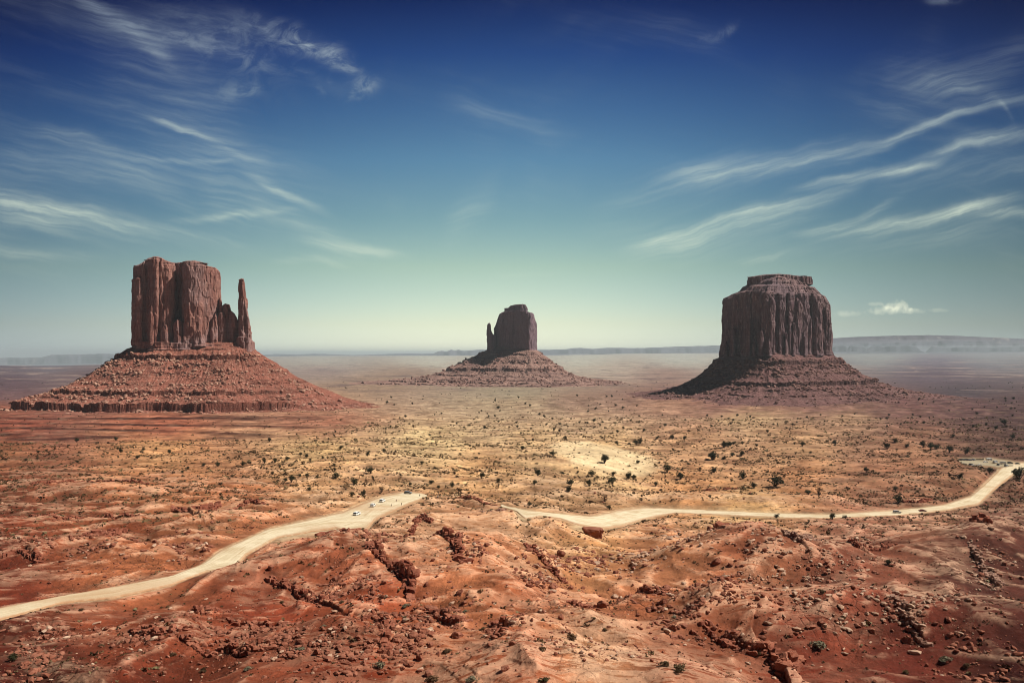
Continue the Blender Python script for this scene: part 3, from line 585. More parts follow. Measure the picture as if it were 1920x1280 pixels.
def talus_material(name, soil, dark, pale, zs=1.0):
    m_ = bpy.data.materials.new(name); m_.use_nodes = True; B = NB(m_.node_tree); bs = m_.node_tree.nodes['Principled BSDF']
    pos = B.n('ShaderNodeNewGeometry').outputs['Position']; led = B.n('ShaderNodeAttribute', attribute_name='ledge').outputs['Fac']
    n1 = B.noise(pos, .03*zs, 5, .62, .4); n2 = B.noise(pos, .25*zs, 5, .65); st = B.noise(B.scale(pos, (.01*zs, .01*zs, .35*zs)), 1, 4, .6, .3)
    c = B.mix(B.sstep(n1, .35, .68), soil, tuple(q*.72 for q in soil)); c = B.mix(B.sstep(n2, .45, .72, 0, .55), c, dark); c = B.mix(B.sstep(st, .52, .64, 0, .5), c, tuple(min(1, q*1.35) for q in soil)); c = B.mix(B.sstep(st, .44, .36, 0, .65), c, dark)
    v = B.voro(pos, .45*zs); sc_ = B.n('ShaderNodeSeparateColor'); B.put(sc_.inputs[0], v.outputs['Color'])
    c = B.mix(B.m('MULTIPLY', B.sstep(v.outputs['Distance'], .45, .3), B.sstep(B.m('ADD', sc_.outputs[0], B.m('MULTIPLY', B.m('SUBTRACT', n1, .5), 1.2)), .74, .80, 0, .75)), c, pale)
    c = B.mix(B.m('MULTIPLY', led, .7), c, dark)  # ledge faces darkened in the colour, in place of undercut shade
    B.put(bs.inputs['Base Color'], c); bs.inputs['Roughness'].default_value = .95; bs.inputs['Specular IOR Level'].default_value = .08
    bu = B.n('ShaderNodeBump'); bu.inputs['Strength'].default_value = .8; bu.inputs['Distance'].default_value = 1.5/zs
    B.put(bu.inputs['Height'], B.m('ADD', n2, B.m('MULTIPLY', v.outputs['Distance'], -.4))); B.put(bs.inputs['Normal'], bu.outputs[0])
    return m_

class Geo:
    def __init__(s): s.V = []; s.Q = []; s.T = []; s.n = 0; s.at = []
    def add(s, V, Q=None, T=None, at=None):
        s.V.append(V)
        if Q is not None and len(Q): s.Q.append(Q+s.n)
        if T is not None and len(T): s.T.append(T+s.n)
        s.at.append(np.zeros(len(V)) if at is None else at); s.n += len(V)
    def build(s, name, mat, parent=None, smooth=False, origin=None, attr=None, **props):
        V = np.concatenate(s.V); Fs = ([np.concatenate(s.Q)] if s.Q else [])+([np.concatenate(s.T)] if s.T else [])
        if origin is not None: V = V-np.array(origin)
        me = np_mesh(name, V, Fs, smooth, {attr: np.concatenate(s.at)} if attr else None, [mat]); return link(name, me, parent, **props)

def plan_resample(plan, step):
    p = np.array(plan+[plan[0]], float); d_ = np.concatenate([[0], np.cumsum(np.hypot(*np.diff(p, axis=0).T))]); n = max(16, int(d_[-1]/step)); t = np.linspace(0, d_[-1], n, endpoint=False)
    q = np.stack([np.interp(t, d_, p[:, 0]), np.interp(t, d_, p[:, 1])], -1); a = np.roll(q, -1, 0); 
    if ((q[:, 0]*a[:, 1]-a[:, 0]*q[:, 1]).sum()) < 0: q = q[::-1]
    return q, t
def column(G, D, plan, base_row, top, taper=.06, flute=2.0, wl=14, crack=3.0, step=1.2, nz=90, seed=0, edge=.0, basebulge=1.5, capround=.04, bandamp=.6, topfall=0.0):
    """a rock tower: plan = [(px, depth offset m)], base_row = row of the foot, top = [(px,row)] outline of the top"""
    pl = [((px-CX)/F*(D+dy), D+dy) for px, dy in plan]; q, t = plan_resample(pl, step); n = len(q)
    for _ in range(2): q = (np.roll(q, 1, 0)+2*q+np.roll(q, -1, 0))/4
    tg = np.roll(q, -1, 0)-np.roll(q, 1, 0); nm = np.stack([tg[:, 1], -tg[:, 0]], -1); nm /= np.linalg.norm(nm, axis=1)[:, None]+1e-9
    cen = q.mean(0); tp = np.array(top, float)
    def ztop(xy):
        px = CX+F*xy[:, 0]/xy[:, 1]; return (HY-np.interp(px, tp[:, 0], tp[:, 1]))/F*xy[:, 1]
    zb = (HY-base_row)/F*D; s_ = np.arange(n)*step; V = []
    tt = np.concatenate([np.linspace(0, .9, int(nz*.8), endpoint=False), np.linspace(.9, 1, int(nz*.2))])
    k2 = int(max(1, len(tt)))
    for T in tt:
        z = zb+T*(ztop(q)-zb)
        off = flute*(fbm(s_/wl+seed, z/170+seed, 3, seed+1)*1.7+.9*perlin(s_/(wl*2.3), z/75, seed+61))
        big = -crack*np.clip(1-np.abs(perlin(s_/(wl*1.5)+seed*3, z/260, seed+9))*7, 0, 1)*np.clip(.4+1.3*perlin(s_/37, z/60, seed+4), 0, 1)
        fine = .55*perlin(s_/3.1, z/26, seed+14)+.35*perlin(s_/1.7, z/9, seed+15)
        blk = 1.5*sm(perlin(s_/9+3, z/24, seed+21)*7+.5)-.7+1.1*sm(perlin(s_/17, z/46, seed+23)*8+.5)*T**.5
        bd = bandamp*(perlin(z/3.3, s_*0+seed*1.7+s_/160, seed+31)+.5*perlin(z/1.4, s_/90, seed+32))
        low = np.clip(1-T/.13, 0, 1); hi = np.clip((T-.93)/.07, 0, 1)
        off = off*(1-.55*low)+big*(1-low)+fine+blk+bd*(.35+1.4*low+1.6*hi)+basebulge*sm(low*1.5)-capround*60*hi**2.2*.5
        xy = cen+(q-cen)*(1-taper*T)+nm*off[:, None]
        V.append(np.stack([xy[:, 0], xy[:, 1], z], -1))
    for f in (.93, .8, .62, .42, .2, .04):
        last = V[len(tt)-1]; xy = cen+(last[:, :2]-cen)*f; z = ztop(xy)+(1-f)*topfall+.9*fbm(xy[:, 0]/9, xy[:, 1]/9, 3, seed+3)*(1 if f < .9 else .4)
        V.append(np.stack([xy[:, 0], xy[:, 1], z], -1))
    G.add(np.concatenate(V), grid_faces(len(V), n, True))
def talus(G, D, hull, prof, ledges, na=900, seed=0, gul=2.5, zmin=None, ds=1.3, stretch=None):
    """slope of debris: offset curves of the tower's foot; prof = [(distance, z)], ledges = [(distance, height, run, presence threshold, sector)]"""
    pl = [((px-CX)/F*(D+dy), D+dy) for px, dy in hull]; q, _ = plan_resample(pl, 1.0)
    for _ in range(160): q = (np.roll(q, 1, 0)+2*q+np.roll(q, -1, 0))/4
    # support point of the foot for every bearing gives offset curves with rounded corners; points spread evenly along the middle one
    tb = np.linspace(-pi, pi, 24000, endpoint=False); db = np.stack([np.cos(tb), np.sin(tb)], -1); sb = np.concatenate([q[np.argmax(db[i:i+2000]@q.T, 1)] for i in range(0, 24000, 2000)])
    mid = sb+db*70; sl = np.concatenate([[0], np.cumsum(np.hypot(*np.diff(mid, axis=0).T))]); tt_ = np.linspace(0, sl[-1], na, endpoint=False)
    th = np.interp(tt_, sl, tb); sup = np.stack([np.interp(tt_, sl, sb[:, k]) for k in (0, 1)], -1); dirs = np.stack([np.cos(th), np.sin(th)], -1); ths = tt_/sl[-1]*2*pi-pi
    pd = np.array(prof, float); dd = np.unique(np.concatenate([np.arange(pd[0, 0], pd[-1, 0], ds)]+[np.arange(l[0]-6, l[0]+6, .45) for l in ledges]))
    V = []; at = []
    for d_ in dd:
        xy = sup+dirs*d_; x, y = xy.T
        k = 1+.2*fbm(ths*1.9+seed, ths*0+seed*2.2, 3, seed+2)*np.clip(d_/60, 0, 1)
        if stretch is not None: k = k*stretch(th)
        de = d_/k+ 5*fbm(x/40, y/40, 3, seed+3)*np.clip(d_/40, 0, 1)
        z = np.interp(de, pd[:, 0], pd[:, 1])
        z = z+gul*1.5*(ridged(ths*12+seed+.3*perlin(x/50, y/50, 3), np.full(na, d_/110), 4, seed+5)-.6)*np.clip(d_/30, 0, 1)*np.clip((pd[-1, 0]-d_)/60, 0, 1)
        a = np.zeros(na)
        for l0, h_, L_, thr, sec in ledges:
            wob = 3.0*fbm(x/30, y/30, 3, seed+int(l0)); s_ = (l0+wob+1.1*perlin(x/3.5, y/3.5, seed+7)+1.6*sm(perlin(x/9, y/9, seed+8)*5+.5))-de
            pres = sm((fbm(x/55, y/55, 3, seed+40+int(l0))-thr)*4+.5)*(sec(th) if sec else 1)
            up = h_*sm(s_/.8+.5)*np.exp(-np.maximum(s_, 0)/L_)-.35*h_*np.exp(-(s_/4)**2)*(s_ < 0)
            z = z+up*pres; a = np.maximum(a, pres*np.exp(-(s_/1.6)**2)*.8)
        z = z+(1.5*fbm(x/9, y/9, 4, seed+6)+.8*np.abs(perlin(x/3, y/3, seed+12))+2.4*fbm(x/33, y/33, 2, seed+16))*np.clip((d_+12)/30, .2, 1)
        V.append(np.stack([x, y, z], -1)); at.append(a)
    G.add(np.concatenate(V), grid_faces(len(V), na, True)[:, ::-1], at=np.concatenate(at))
    return np.array(V)

# rock shards for scatters
def rock_verts(sub, seed, cuts=9, flat=.75):
    bm = bmesh.new(); bmesh.ops.create_icosphere(bm, subdivisions=sub, radius=1); r = np.random.default_rng(seed)
    V = np.array([v.co[:] for v in bm.verts]); Fc = np.array([[v.index for v in f.verts] for f in bm.faces]); bm.free()
    for _ in range(cuts):
        n_ = r.normal(size=3); n_ /= np.linalg.norm(n_); d_ = r.uniform(.45, .8); k = np.maximum(0, V@n_-d_); V = V-k[:, None]*n_
    V *= r.uniform(.75, 1.25, 3)*np.array([1, 1, flat]); V += .04*r.normal(size=V.shape); V[:, 2] -= V[:, 2].min(); V[:, 2] -= .22*V[:, 2].max()
    return V, Fc
def scatter(templates, pos, size, rng, tilt=.25, zs=None):
    """many copies of the templates as one vertex and triangle list"""
    Vs, Ts, n = [], [], 0; which = rng.integers(0, len(templates), len(pos)); ids = []
    for k, (tv, tf) in enumerate(templates):
        w = np.where(which == k)[0]
        if not len(w): continue
        a = rng.uniform(0, 2*pi, len(w)); b = rng.normal(0, tilt, len(w)); c_, s_ = np.cos(a), np.sin(a); cb, sb = np.cos(b), np.sin(b); o = np.zeros(len(w)); 
        Rz = np.array([[c_, -s_, o], [s_, c_, o], [o, o, o+1]]).transpose(2, 0, 1); Rx = np.array([[o+1, o, o], [o, cb, -sb], [o, sb, cb]]).transpose(2, 0, 1)
        M = Rz@Rx; v = np.einsum('nij,vj->nvi', M, tv)*size[w][:, None, None]
        if zs is not None: v[:, :, 2] *= zs[w][:, None]
        v += pos[w][:, None, :]; Vs.append(v.reshape(-1, 3)); Ts.append((tf[None]+(np.arange(len(w))*len(tv))[:, None, None]).reshape(-1, 3)+n); n += len(w)*len(tv)
    return np.concatenate(Vs), np.concatenate(Ts)
ROCK_S = [rock_verts(1, 100+i, 6) for i in range(8)]
ROCK_M = [rock_verts(2, 200+i, 11) for i in range(10)]

def rock_material(name, a, b, c, zs=1.0):
    m_ = bpy.data.materials.new(name); m_.use_nodes = True; B = NB(m_.node_tree); bs = m_.node_tree.nodes['Principled BSDF']
    pos = B.n('ShaderNodeNewGeometry').outputs['Position']; n1 = B.noise(pos, .35*zs, 4, .6); n2 = B.noise(pos, 3*zs, 4, .6); st = B.noise(B.scale(pos, (.2*zs, .2*zs, 4*zs)), 1, 3, .6)
    k = B.mix(B.sstep(n1, .38, .62), a, b); k = B.mix(B.sstep(n2, .52, .75, 0, .6), k, c); k = B.mix(B.sstep(st, .5, .65, 0, .35), k, tuple(q*.6 for q in a))
    B.put(bs.inputs['Base Color'], k); bs.inputs['Roughness'].default_value = .92; bs.inputs['Specular IOR Level'].default_value = .1
    bu = B.n('ShaderNodeBump'); bu.inputs['Strength'].default_value = .6; bu.inputs['Distance'].default_value = .12/zs; B.put(bu.inputs['Height'], n2); B.put(bs.inputs['Normal'], bu.outputs[0])
    return m_
M_SCREE = rock_material('scree_rock', (.27, .115, .08), (.42, .25, .18), (.54, .40, .31), .3)
M_SCREE2 = rock_material('scree_rock_purple', (.19, .095, .08), (.26, .15, .12), (.36, .25, .21), .2)

def scree(parent, TV, n, smin, smax, mat, rng, lo=.05, hi=.95, front=True, weight=None):
    nr, na = TV.shape[:2]; i = (lo+(hi-lo)*rng.random(n))*(nr-1); i = i.astype(int)
    j = (na*(.0+.5*rng.random(n)) if front else na*rng.random(n)).astype(int) % na
    p = TV[i, j]
    if weight is not None: k = rng.random(n) < weight(p); p = p[k]
    s = smin+(smax-smin)*rng.random(len(p))**4.5
    V, T = scatter(ROCK_S, p, s, rng, .35)
    me = np_mesh('scree', V, T, False, None, [mat]); link('scree', me, parent, kind='stuff')

M_WEST = butte_material('red_cliff', (.20, .082, .066), (.31, .145, .115), (.44, .26, .20), 1.0, .45, (.28, .175, .165))
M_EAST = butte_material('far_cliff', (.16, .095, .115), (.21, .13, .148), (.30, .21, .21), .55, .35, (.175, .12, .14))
M_MER = butte_material('purple_cliff', (.10, .050, .055), (.195, .112, .112), (.52, .38, .34), .85, .4, (.17, .11, .12))
M_TWEST = talus_material('red_talus', (.245, .092, .064), (.085, .03, .022), (.48, .31, .23))
M_TMER = talus_material('purple_talus', (.165, .082, .076), (.06, .027, .026), (.34, .215, .175), .9)
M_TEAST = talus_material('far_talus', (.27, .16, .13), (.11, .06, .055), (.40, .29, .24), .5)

def build_west():
    D = 1570.0; loc = ((350-CX)/F*D, D, -100); t = thing('rock_butte', 'tall red sandstone butte with a thin thumb spire on its right side', 'butte', loc, 0)
    G = Geo()
    # main mass, left half
    column(G, D, [(250,30),(250,-30),(256,-52),(268,-60),(272,-52),(280,-64),(294,-66),(299,-56),(304,-60),(318,-54),(327,-42),(329,-4),(345,-4),(352,40),(330,60),(280,58)], 648,
        [(240,497),(258,498),(264,494),(270,490),(276,486),(284,483),(292,481),(300,483),(308,487),(318,491),(326,493),(345,494)], .05, 1.8, 13, 3.5, seed=3, nz=110)
    # recess between, set back
    column(G, D, [(318,-14),(348,-14),(352,40),(316,40)], 648, [(318,492),(330,493),(340,492),(350,491)], .02, 1.2, 9, 2.0, seed=5)
    # right panel
    column(G, D, [(342,-24),(345,-58),(352,-60),(366,-56),(374,-54),(384,-46),(388,-42),(398,-34),(408,-24),(413,-4),(412,40),(370,62),(344,50)], 650,
        [(338,491),(346,490),(352,489),(362,490),(374,493),(384,497),(394,500),(404,502),(410,507),(416,516)], .035, 1.5, 16, 3.0, seed=8, nz=110)
    # ragged cap ledge
    column(G, D, [(272,-42),(296,-50),(310,-36),(312,20),(280,24)], 492, [(270,488),(276,485),(286,482),(296,481),(304,484),(314,490)], .12, 1.4, 8, 1, seed=11, nz=24, bandamp=1.0)
    column(G, D, [(340,-46),(372,-48),(390,-34),(384,20),(344,20)], 497, [(338,492),(346,490),(366,489),(380,492),(392,497)], .15, 1.4, 8, 1, seed=12, nz=20, bandamp=1.0)
    # outlying pillars on the face
    column(G, D, [(248,-4),(249,-54),(256,-66),(267,-64),(269,-20),(262,0)], 648, [(246,525),(252,521),(258,519),(266,521),(270,526)], .06, 1.0, 9, 2, seed=14)
    column(G, D, [(276,-58),(279,-72),(287,-74),(290,-60),(284,-50)], 648, [(274,596),(280,580),(284,572),(290,590)], .25, .8, 6, 1, seed=15, nz=60)
    column(G, D, [(324,-34),(326,-56),(334,-62),(342,-58),(344,-40),(334,-28)], 648, [(322,612),(328,603),(333,598),(338,599),(345,606)], .22, .9, 7, 1, seed=16, nz=60)
    column(G, D, [(360,-50),(366,-64),(378,-64),(386,-54),(382,-40)], 650, [(356,640),(366,622),(374,618),(388,634)], .3, .9, 7, 1, seed=17, nz=50)
    column(G, D, [(300,-54),(303,-68),(314,-68),(318,-56),(310,-46)], 648, [(298,632),(306,612),(312,608),(320,630)], .3, .8, 6, 1, seed=18, nz=50)
    column(G, D, [(392,-30),(396,-44),(406,-40),(412,-24),(404,-12)], 650, [(390,620),(398,596),(404,588),(414,612)], .22, .9, 7, 1, seed=19, nz=60)
    # shoulder between tower and thumb
    column(G, D, [(408,-8),(411,-22),(417,-22),(421,-8),(419,26),(410,30)], 652, [(404,590),(410,560),(414,556),(418,580),(424,588)], .12, 1, 8, 2, seed=20)
    column(G, D, [(416,-8),(420,-26),(428,-28),(432,-12),(430,26),(418,28)], 652, [(414,586),(418,572),(422,569),(430,571),(434,580)], .10, 1, 8, 2, seed=21)
    column(G, D, [(424,-10),(430,-28),(440,-28),(449,-12),(450,14),(440,28),(428,24)], 653, [(420,582),(428,580),(434,583),(440,588),(446,600),(452,622)], .08, .9, 9, 1.5, seed=22)
    column(G, D, [(406,-18),(408,-32),(416,-36),(424,-28),(422,-10)], 652, [(402,612),(410,588),(416,584),(426,604)], .12, .8, 7, 1.5, seed=23)
    # layered plinth
    column(G, D, [(247,34),(247,-34),(258,-66),(290,-76),(324,-68),(344,-68),(392,-54),(424,-46),(452,-46),(456,-10),(430,40),(340,70)], 656, [(246,639),(300,641),(340,643),(400,645),(456,650)], .03, .9, 10, 1, seed=24, nz=26, bandamp=1.6)
    G.build('tower', M_WEST, t, origin=loc)
    G = Geo()
    column(G, D, [(447,10),(446,-20),(449,-36),(456,-40),(463,-30),(467,-6),(462,12)], 657, [(440,525),(446,524),(450,523),(457,523),(459,531),(462,560)], .34, .8, 8, 1.0, step=.8, seed=30, nz=120, basebulge=.8)
    column(G, D, [(456,-10),(458,-34),(466,-36),(471,-22),(471,4),(462,10)], 657, [(454,556),(459,566),(463,582),(468,604),(472,628)], .12, .8, 8, 1, step=.8, seed=31, nz=80)
    column(G, D, [(444,12),(444,-36),(452,-46),(466,-44),(475,-30),(477,0),(468,16)], 660, [(442,634),(452,630),(466,633),(478,642)], .06, .9, 7, 1, step=.9, seed=32, nz=40, bandamp=1.5)
    G.build('thumb_spire', M_WEST, t, origin=loc)
    G = Geo(); hull = [(252,20),(254,-38),(300,-60),(390,-50),(452,-42),(470,-10),(440,34),(340,50),(270,44)]
    front = lambda th: sm(1.2-np.abs(((th+pi/2+.15+pi) % (2*pi))-pi)/1.5)
    fl = lambda th: sm((np.cos(th+pi/2+.5)-.05)*2.4)
    pr = [(-18,24),(-6,20),(0,15),(20,2),(40,-13),(66,-31),(90,-48),(118,-62),(148,-74),(175,-87),(207,-100),(245,-107),(290,-112),(360,-120)]
    TV = talus(G, D, hull, pr, [(14,2,6,-.05,None),(34,6.5,16,-.6,front),(52,2.2,8,.1,None),(72,2.0,8,.12,None),(104,2.5,10,.05,None),(140,6.0,16,-.3,front),(158,2.2,8,.1,None),(192,12,20,-.35,fl),(222,2.2,14,.0,None),(246,1.8,14,.0,None)], seed=4, gul=2.6)
    G.build('talus_slope', M_TWEST, t, smooth=False, origin=loc, attr='ledge')
    sh = link_scree(t, TV, 12000, .5, 4.4, M_SCREE, 11, loc)
def link_scree(t, TV, n, a, b, mat, seed, loc):
    rng = np.random.default_rng(seed); w = lambda p: np.clip(.55+1.1*fbm(p[:, 0]/45, p[:, 1]/45, 3, seed), .25, 1)
    scree(t, TV-np.array(loc), n, a, b, mat, rng, .12, .86, True, lambda p: w(p+np.array(loc)))
def build_merrick():
    D = 1900.0; loc = ((1458-CX)/F*D, D, -105); t = thing('rock_butte', 'broad flat-topped dark butte with a fluted right face', 'butte', loc, 0)
    G = Geo()
    column(G, D, [(1352,80),(1352,44),(1359,14),(1368,4),(1376,-22),(1388,-34),(1397,-60),(1414,-76),(1424,-100),(1436,-114),(1445,-116),(1452,-96),(1462,-98),(1474,-82),(1484,-84),(1496,-62),(1508,-64),(1522,-40),(1532,-44),(1545,-18),(1556,-6),(1559,24),(1560,70),(1540,110),(1470,140),(1390,120)], 668,
        [(1340,562),(1356,558),(1362,556),(1368,556),(1371,552),(1380,549),(1396,545),(1430,546),(1470,549),(1500,547),(1530,550),(1545,554),(1553,560),(1566,576)], .045, 4.2, 17, 8, step=1.3, seed=41, nz=120, basebulge=3, capround=.09)
    # buttresses of unequal size leaning on the sunlit face
    ribs = [(1448,-110,10,556,.10),(1466,-96,13,562,.16),(1481,-84,7,574,.2),(1495,-70,15,558,.14),(1519,-50,9,590,.22),(1531,-42,14,560,.16),(1550,-16,11,572,.15),(1474,-98,7,622,.25),(1489,-86,9,604,.3),(1508,-70,12,628,.3),(1540,-40,9,618,.3),(1428,-112,9,618,.2),(1443,-124,7,634,.25),(1405,-78,12,600,.2),(1376,-36,10,612,.22),(1362,-2,8,640,.25),(1416,-96,8,640,.3)]
    for i, (px, dy, w_, tr, tp_) in enumerate(ribs):
        r_ = np.random.default_rng(i+3); j = r_.uniform(-.25, .25, 6)
        column(G, D, [(px-w_*(.55+j[0]),dy+22),(px-w_*(.5+j[1]),dy-1),(px-w_*(.1+j[2]),dy-8-3*j[3]),(px+w_*(.35+j[3]),dy-3),(px+w_*(.6+j[4]),dy+14),(px,dy+34)], 667, [(px-w_,tr+10+8*j[5]),(px-w_*.3,tr+3),(px,tr),(px+w_*.4,tr+6),(px+w_,tr+16)], tp_, 1.6, 8, 2.5, step=1.0, seed=150+i*7, nz=80, capround=.08)
    # stepped caprock
    column(G, D, [(1374,40),(1382,0),(1404,-40),(1440,-92),(1470,-74),(1500,-56),(1530,-28),(1546,14),(1540,70),(1460,110),(1390,80)], 556, [(1362,553),(1374,546),(1386,541),(1400,535),(1440,533),(1500,535),(1530,539),(1543,544),(1550,552)], .16, 3, 14, 3, seed=71, nz=40, bandamp=2.2, topfall=4, capround=.08)
    column(G, D, [(1388,36),(1398,0),(1420,-30),(1446,-66),(1480,-50),(1510,-30),(1530,0),(1532,50),(1460,90),(1400,70)], 545, [(1382,542),(1396,534),(1410,529),(1440,523),(1460,518),(1480,522),(1505,528),(1525,532),(1536,540)], .20, 2.5, 12, 2, seed=72, nz=30, bandamp=2.4, topfall=3, capround=.06)
    column(G, D, [(1400,30),(1404,4),(1424,-14),(1436,-10),(1452,-22),(1474,-26),(1494,-14),(1516,-8),(1524,14),(1518,50),(1460,70),(1408,56)], 533, [(1396,522),(1402,519),(1412,518.5),(1424,516),(1440,514.5),(1460,513.5),(1480,515),(1495,517.5),(1510,517),(1522,519),(1528,523)], .02, 2.6, 11, 2.5, seed=73, nz=30, bandamp=1.8)
    G.build('tower', M_MER, t, origin=loc)
    G = Geo(); hull = [(1354,60),(1364,4),(1436,-112),(1446,-114),(1500,-66),(1552,-6),(1556,60),(1520,110),(1400,110)]
    front = lambda th: sm((np.cos(th+pi/2)+.5)*2)
    pr = [(-26,14),(-10,6),(0,0),(28,-19),(55,-40),(78,-54),(101,-66),(125,-75),(150,-83),(190,-91),(240,-98),(330,-108),(420,-118)]
    TV = talus(G, D, hull, pr, [(12,2.5,6,.05,None),(32,6.5,14,-.45,front),(46,3.5,9,-.1,front),(62,2.5,9,.05,None),(104,6.5,14,-.5,front),(128,2.5,10,.02,None),(170,2.5,14,.1,front)], seed=14, gul=3.0, ds=1.5, stretch=lambda th: 1-.24*np.clip(-np.cos(th), 0, 1))
    G.build('talus_slope', M_TMER, t, origin=loc, attr='ledge')
    link_scree(t, TV, 8500, .55, 4.8, M_SCREE2, 12, loc)
def build_east():
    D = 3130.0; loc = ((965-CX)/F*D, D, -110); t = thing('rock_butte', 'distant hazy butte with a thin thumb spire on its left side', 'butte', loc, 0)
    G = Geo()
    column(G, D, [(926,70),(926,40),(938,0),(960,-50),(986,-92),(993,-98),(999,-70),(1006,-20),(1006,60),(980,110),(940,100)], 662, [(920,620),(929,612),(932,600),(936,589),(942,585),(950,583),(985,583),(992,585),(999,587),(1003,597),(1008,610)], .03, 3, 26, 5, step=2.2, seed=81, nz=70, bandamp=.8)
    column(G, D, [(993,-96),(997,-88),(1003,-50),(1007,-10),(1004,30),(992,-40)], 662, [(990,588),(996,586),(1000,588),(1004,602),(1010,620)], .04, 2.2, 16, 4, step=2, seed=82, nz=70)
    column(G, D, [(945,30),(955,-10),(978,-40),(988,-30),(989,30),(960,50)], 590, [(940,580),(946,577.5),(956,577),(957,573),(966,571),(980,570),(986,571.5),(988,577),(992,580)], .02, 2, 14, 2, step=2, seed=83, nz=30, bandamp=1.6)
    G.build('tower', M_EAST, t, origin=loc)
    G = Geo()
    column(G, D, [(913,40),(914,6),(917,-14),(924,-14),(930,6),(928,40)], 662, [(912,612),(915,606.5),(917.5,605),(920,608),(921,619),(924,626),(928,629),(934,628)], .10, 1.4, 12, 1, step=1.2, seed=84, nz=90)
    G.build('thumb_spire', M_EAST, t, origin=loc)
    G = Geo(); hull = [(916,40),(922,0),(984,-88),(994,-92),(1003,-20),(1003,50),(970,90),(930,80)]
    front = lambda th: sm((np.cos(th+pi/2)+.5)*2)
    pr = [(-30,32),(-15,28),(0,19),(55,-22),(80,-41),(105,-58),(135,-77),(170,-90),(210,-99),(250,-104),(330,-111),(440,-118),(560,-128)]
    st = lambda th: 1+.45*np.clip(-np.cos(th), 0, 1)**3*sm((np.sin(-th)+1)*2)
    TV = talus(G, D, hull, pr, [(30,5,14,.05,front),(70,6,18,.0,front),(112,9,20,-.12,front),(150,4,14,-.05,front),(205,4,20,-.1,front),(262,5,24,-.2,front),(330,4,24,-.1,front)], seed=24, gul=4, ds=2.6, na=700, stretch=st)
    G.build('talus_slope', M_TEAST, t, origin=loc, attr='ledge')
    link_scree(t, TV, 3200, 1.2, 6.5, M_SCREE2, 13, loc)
build_west(); build_merrick(); build_east()

# ------------------------------------------------------------------ mesas on the skyline
def mesa_material(name, a, b, pale):
    m_ = bpy.data.materials.new(name); m_.use_nodes = True; B = NB(m_.node_tree); bs = m_.node_tree.nodes['Principled BSDF']
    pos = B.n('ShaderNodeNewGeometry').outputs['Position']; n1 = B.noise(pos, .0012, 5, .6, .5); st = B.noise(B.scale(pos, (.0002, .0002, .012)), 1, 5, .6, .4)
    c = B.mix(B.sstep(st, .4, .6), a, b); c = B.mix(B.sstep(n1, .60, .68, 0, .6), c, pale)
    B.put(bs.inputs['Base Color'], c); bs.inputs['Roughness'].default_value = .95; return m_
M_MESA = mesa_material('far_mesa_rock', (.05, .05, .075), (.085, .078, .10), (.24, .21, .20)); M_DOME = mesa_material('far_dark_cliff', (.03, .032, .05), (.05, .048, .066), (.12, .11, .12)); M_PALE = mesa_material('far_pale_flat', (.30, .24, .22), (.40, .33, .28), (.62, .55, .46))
def far_mesa(name, label, D, top, base_row, depth, mat, seed, cliff=.45, rough=1.0, kindargs=None):
    x0, x1 = top[0][0], top[-1][0]; n = int((x1-x0)/1.2)+2; pxs = np.linspace(x0, x1, n); tr = np.interp(pxs, [p[0] for p in top], [p[1] for p in top]); zt = (HY-tr)/F*D; zb = (HY-base_row)/F*D
    zt = zt+rough*(fbm(pxs/14.0+seed, pxs*0, 3, seed)*D/F*1.2); fr = [(0, 0), (.3, .18), (.5, cliff*.75), (.56, cliff), (.60, .82), (.64, 1.0), (.9, 1.02), (1.3, 1.0), (1.6, .2)]; V = []
    rows_ = []
    for a, b in zip(fr[:-1], fr[1:]):
        for f in np.linspace(0, 1, 5, endpoint=False): rows_.append((a[0]+(b[0]-a[0])*f, a[1]+(b[1]-a[1])*f))
    rows_.append(fr[-1])
    for v, h_ in rows_:
        g = depth*(.30*fbm(pxs/45+seed, np.full(n, v*1.6), 3, seed+3)+.05*np.abs(perlin(pxs/24, np.full(n, v*1.5), seed+5)))*rough
        y = D+depth*(v-.6)+g; z = zb+(zt-zb)*np.clip(h_+.03*fbm(pxs/12, np.full(n, v*8), 3, seed+8)*(0 if h_ in (0, 1.0) else 1), 0, 1.1)
        V.append(np.stack([(pxs-CX)/F*D*(1+(y-D)/D*1.0), y, z], -1))
    V = np.concatenate(V); cx = V.mean(0); cx[2] = zb
    me = np_mesh(name, V-cx, grid_faces(len(rows_), n), False, None, [mat]); o = link(name, me, None, tuple(cx)); 
    if kindargs: o['kind'] = kindargs
    else: o['label'] = label; o['category'] = 'mesa'; o['group'] = 'mesas along the horizon'
    return o
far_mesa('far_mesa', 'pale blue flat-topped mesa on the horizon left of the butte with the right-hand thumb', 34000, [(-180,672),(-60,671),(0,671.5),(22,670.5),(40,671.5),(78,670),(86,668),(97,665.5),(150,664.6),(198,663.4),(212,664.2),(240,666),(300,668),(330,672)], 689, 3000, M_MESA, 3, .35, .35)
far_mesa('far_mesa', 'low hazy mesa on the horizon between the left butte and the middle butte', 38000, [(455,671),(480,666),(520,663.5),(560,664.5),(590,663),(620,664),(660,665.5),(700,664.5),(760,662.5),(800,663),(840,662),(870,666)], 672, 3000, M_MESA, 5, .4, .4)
far_mesa('far_mesa', 'jagged low blue cliffs on the horizon just left of the middle butte', 33000, [(800,668),(822,659),(830,657.5),(838,659),(846,655.5),(853,657.5),(860,655.6),(870,658),(890,656),(920,655),(960,655),(980,668)], 670, 2500, M_MESA, 7, .3, .8)
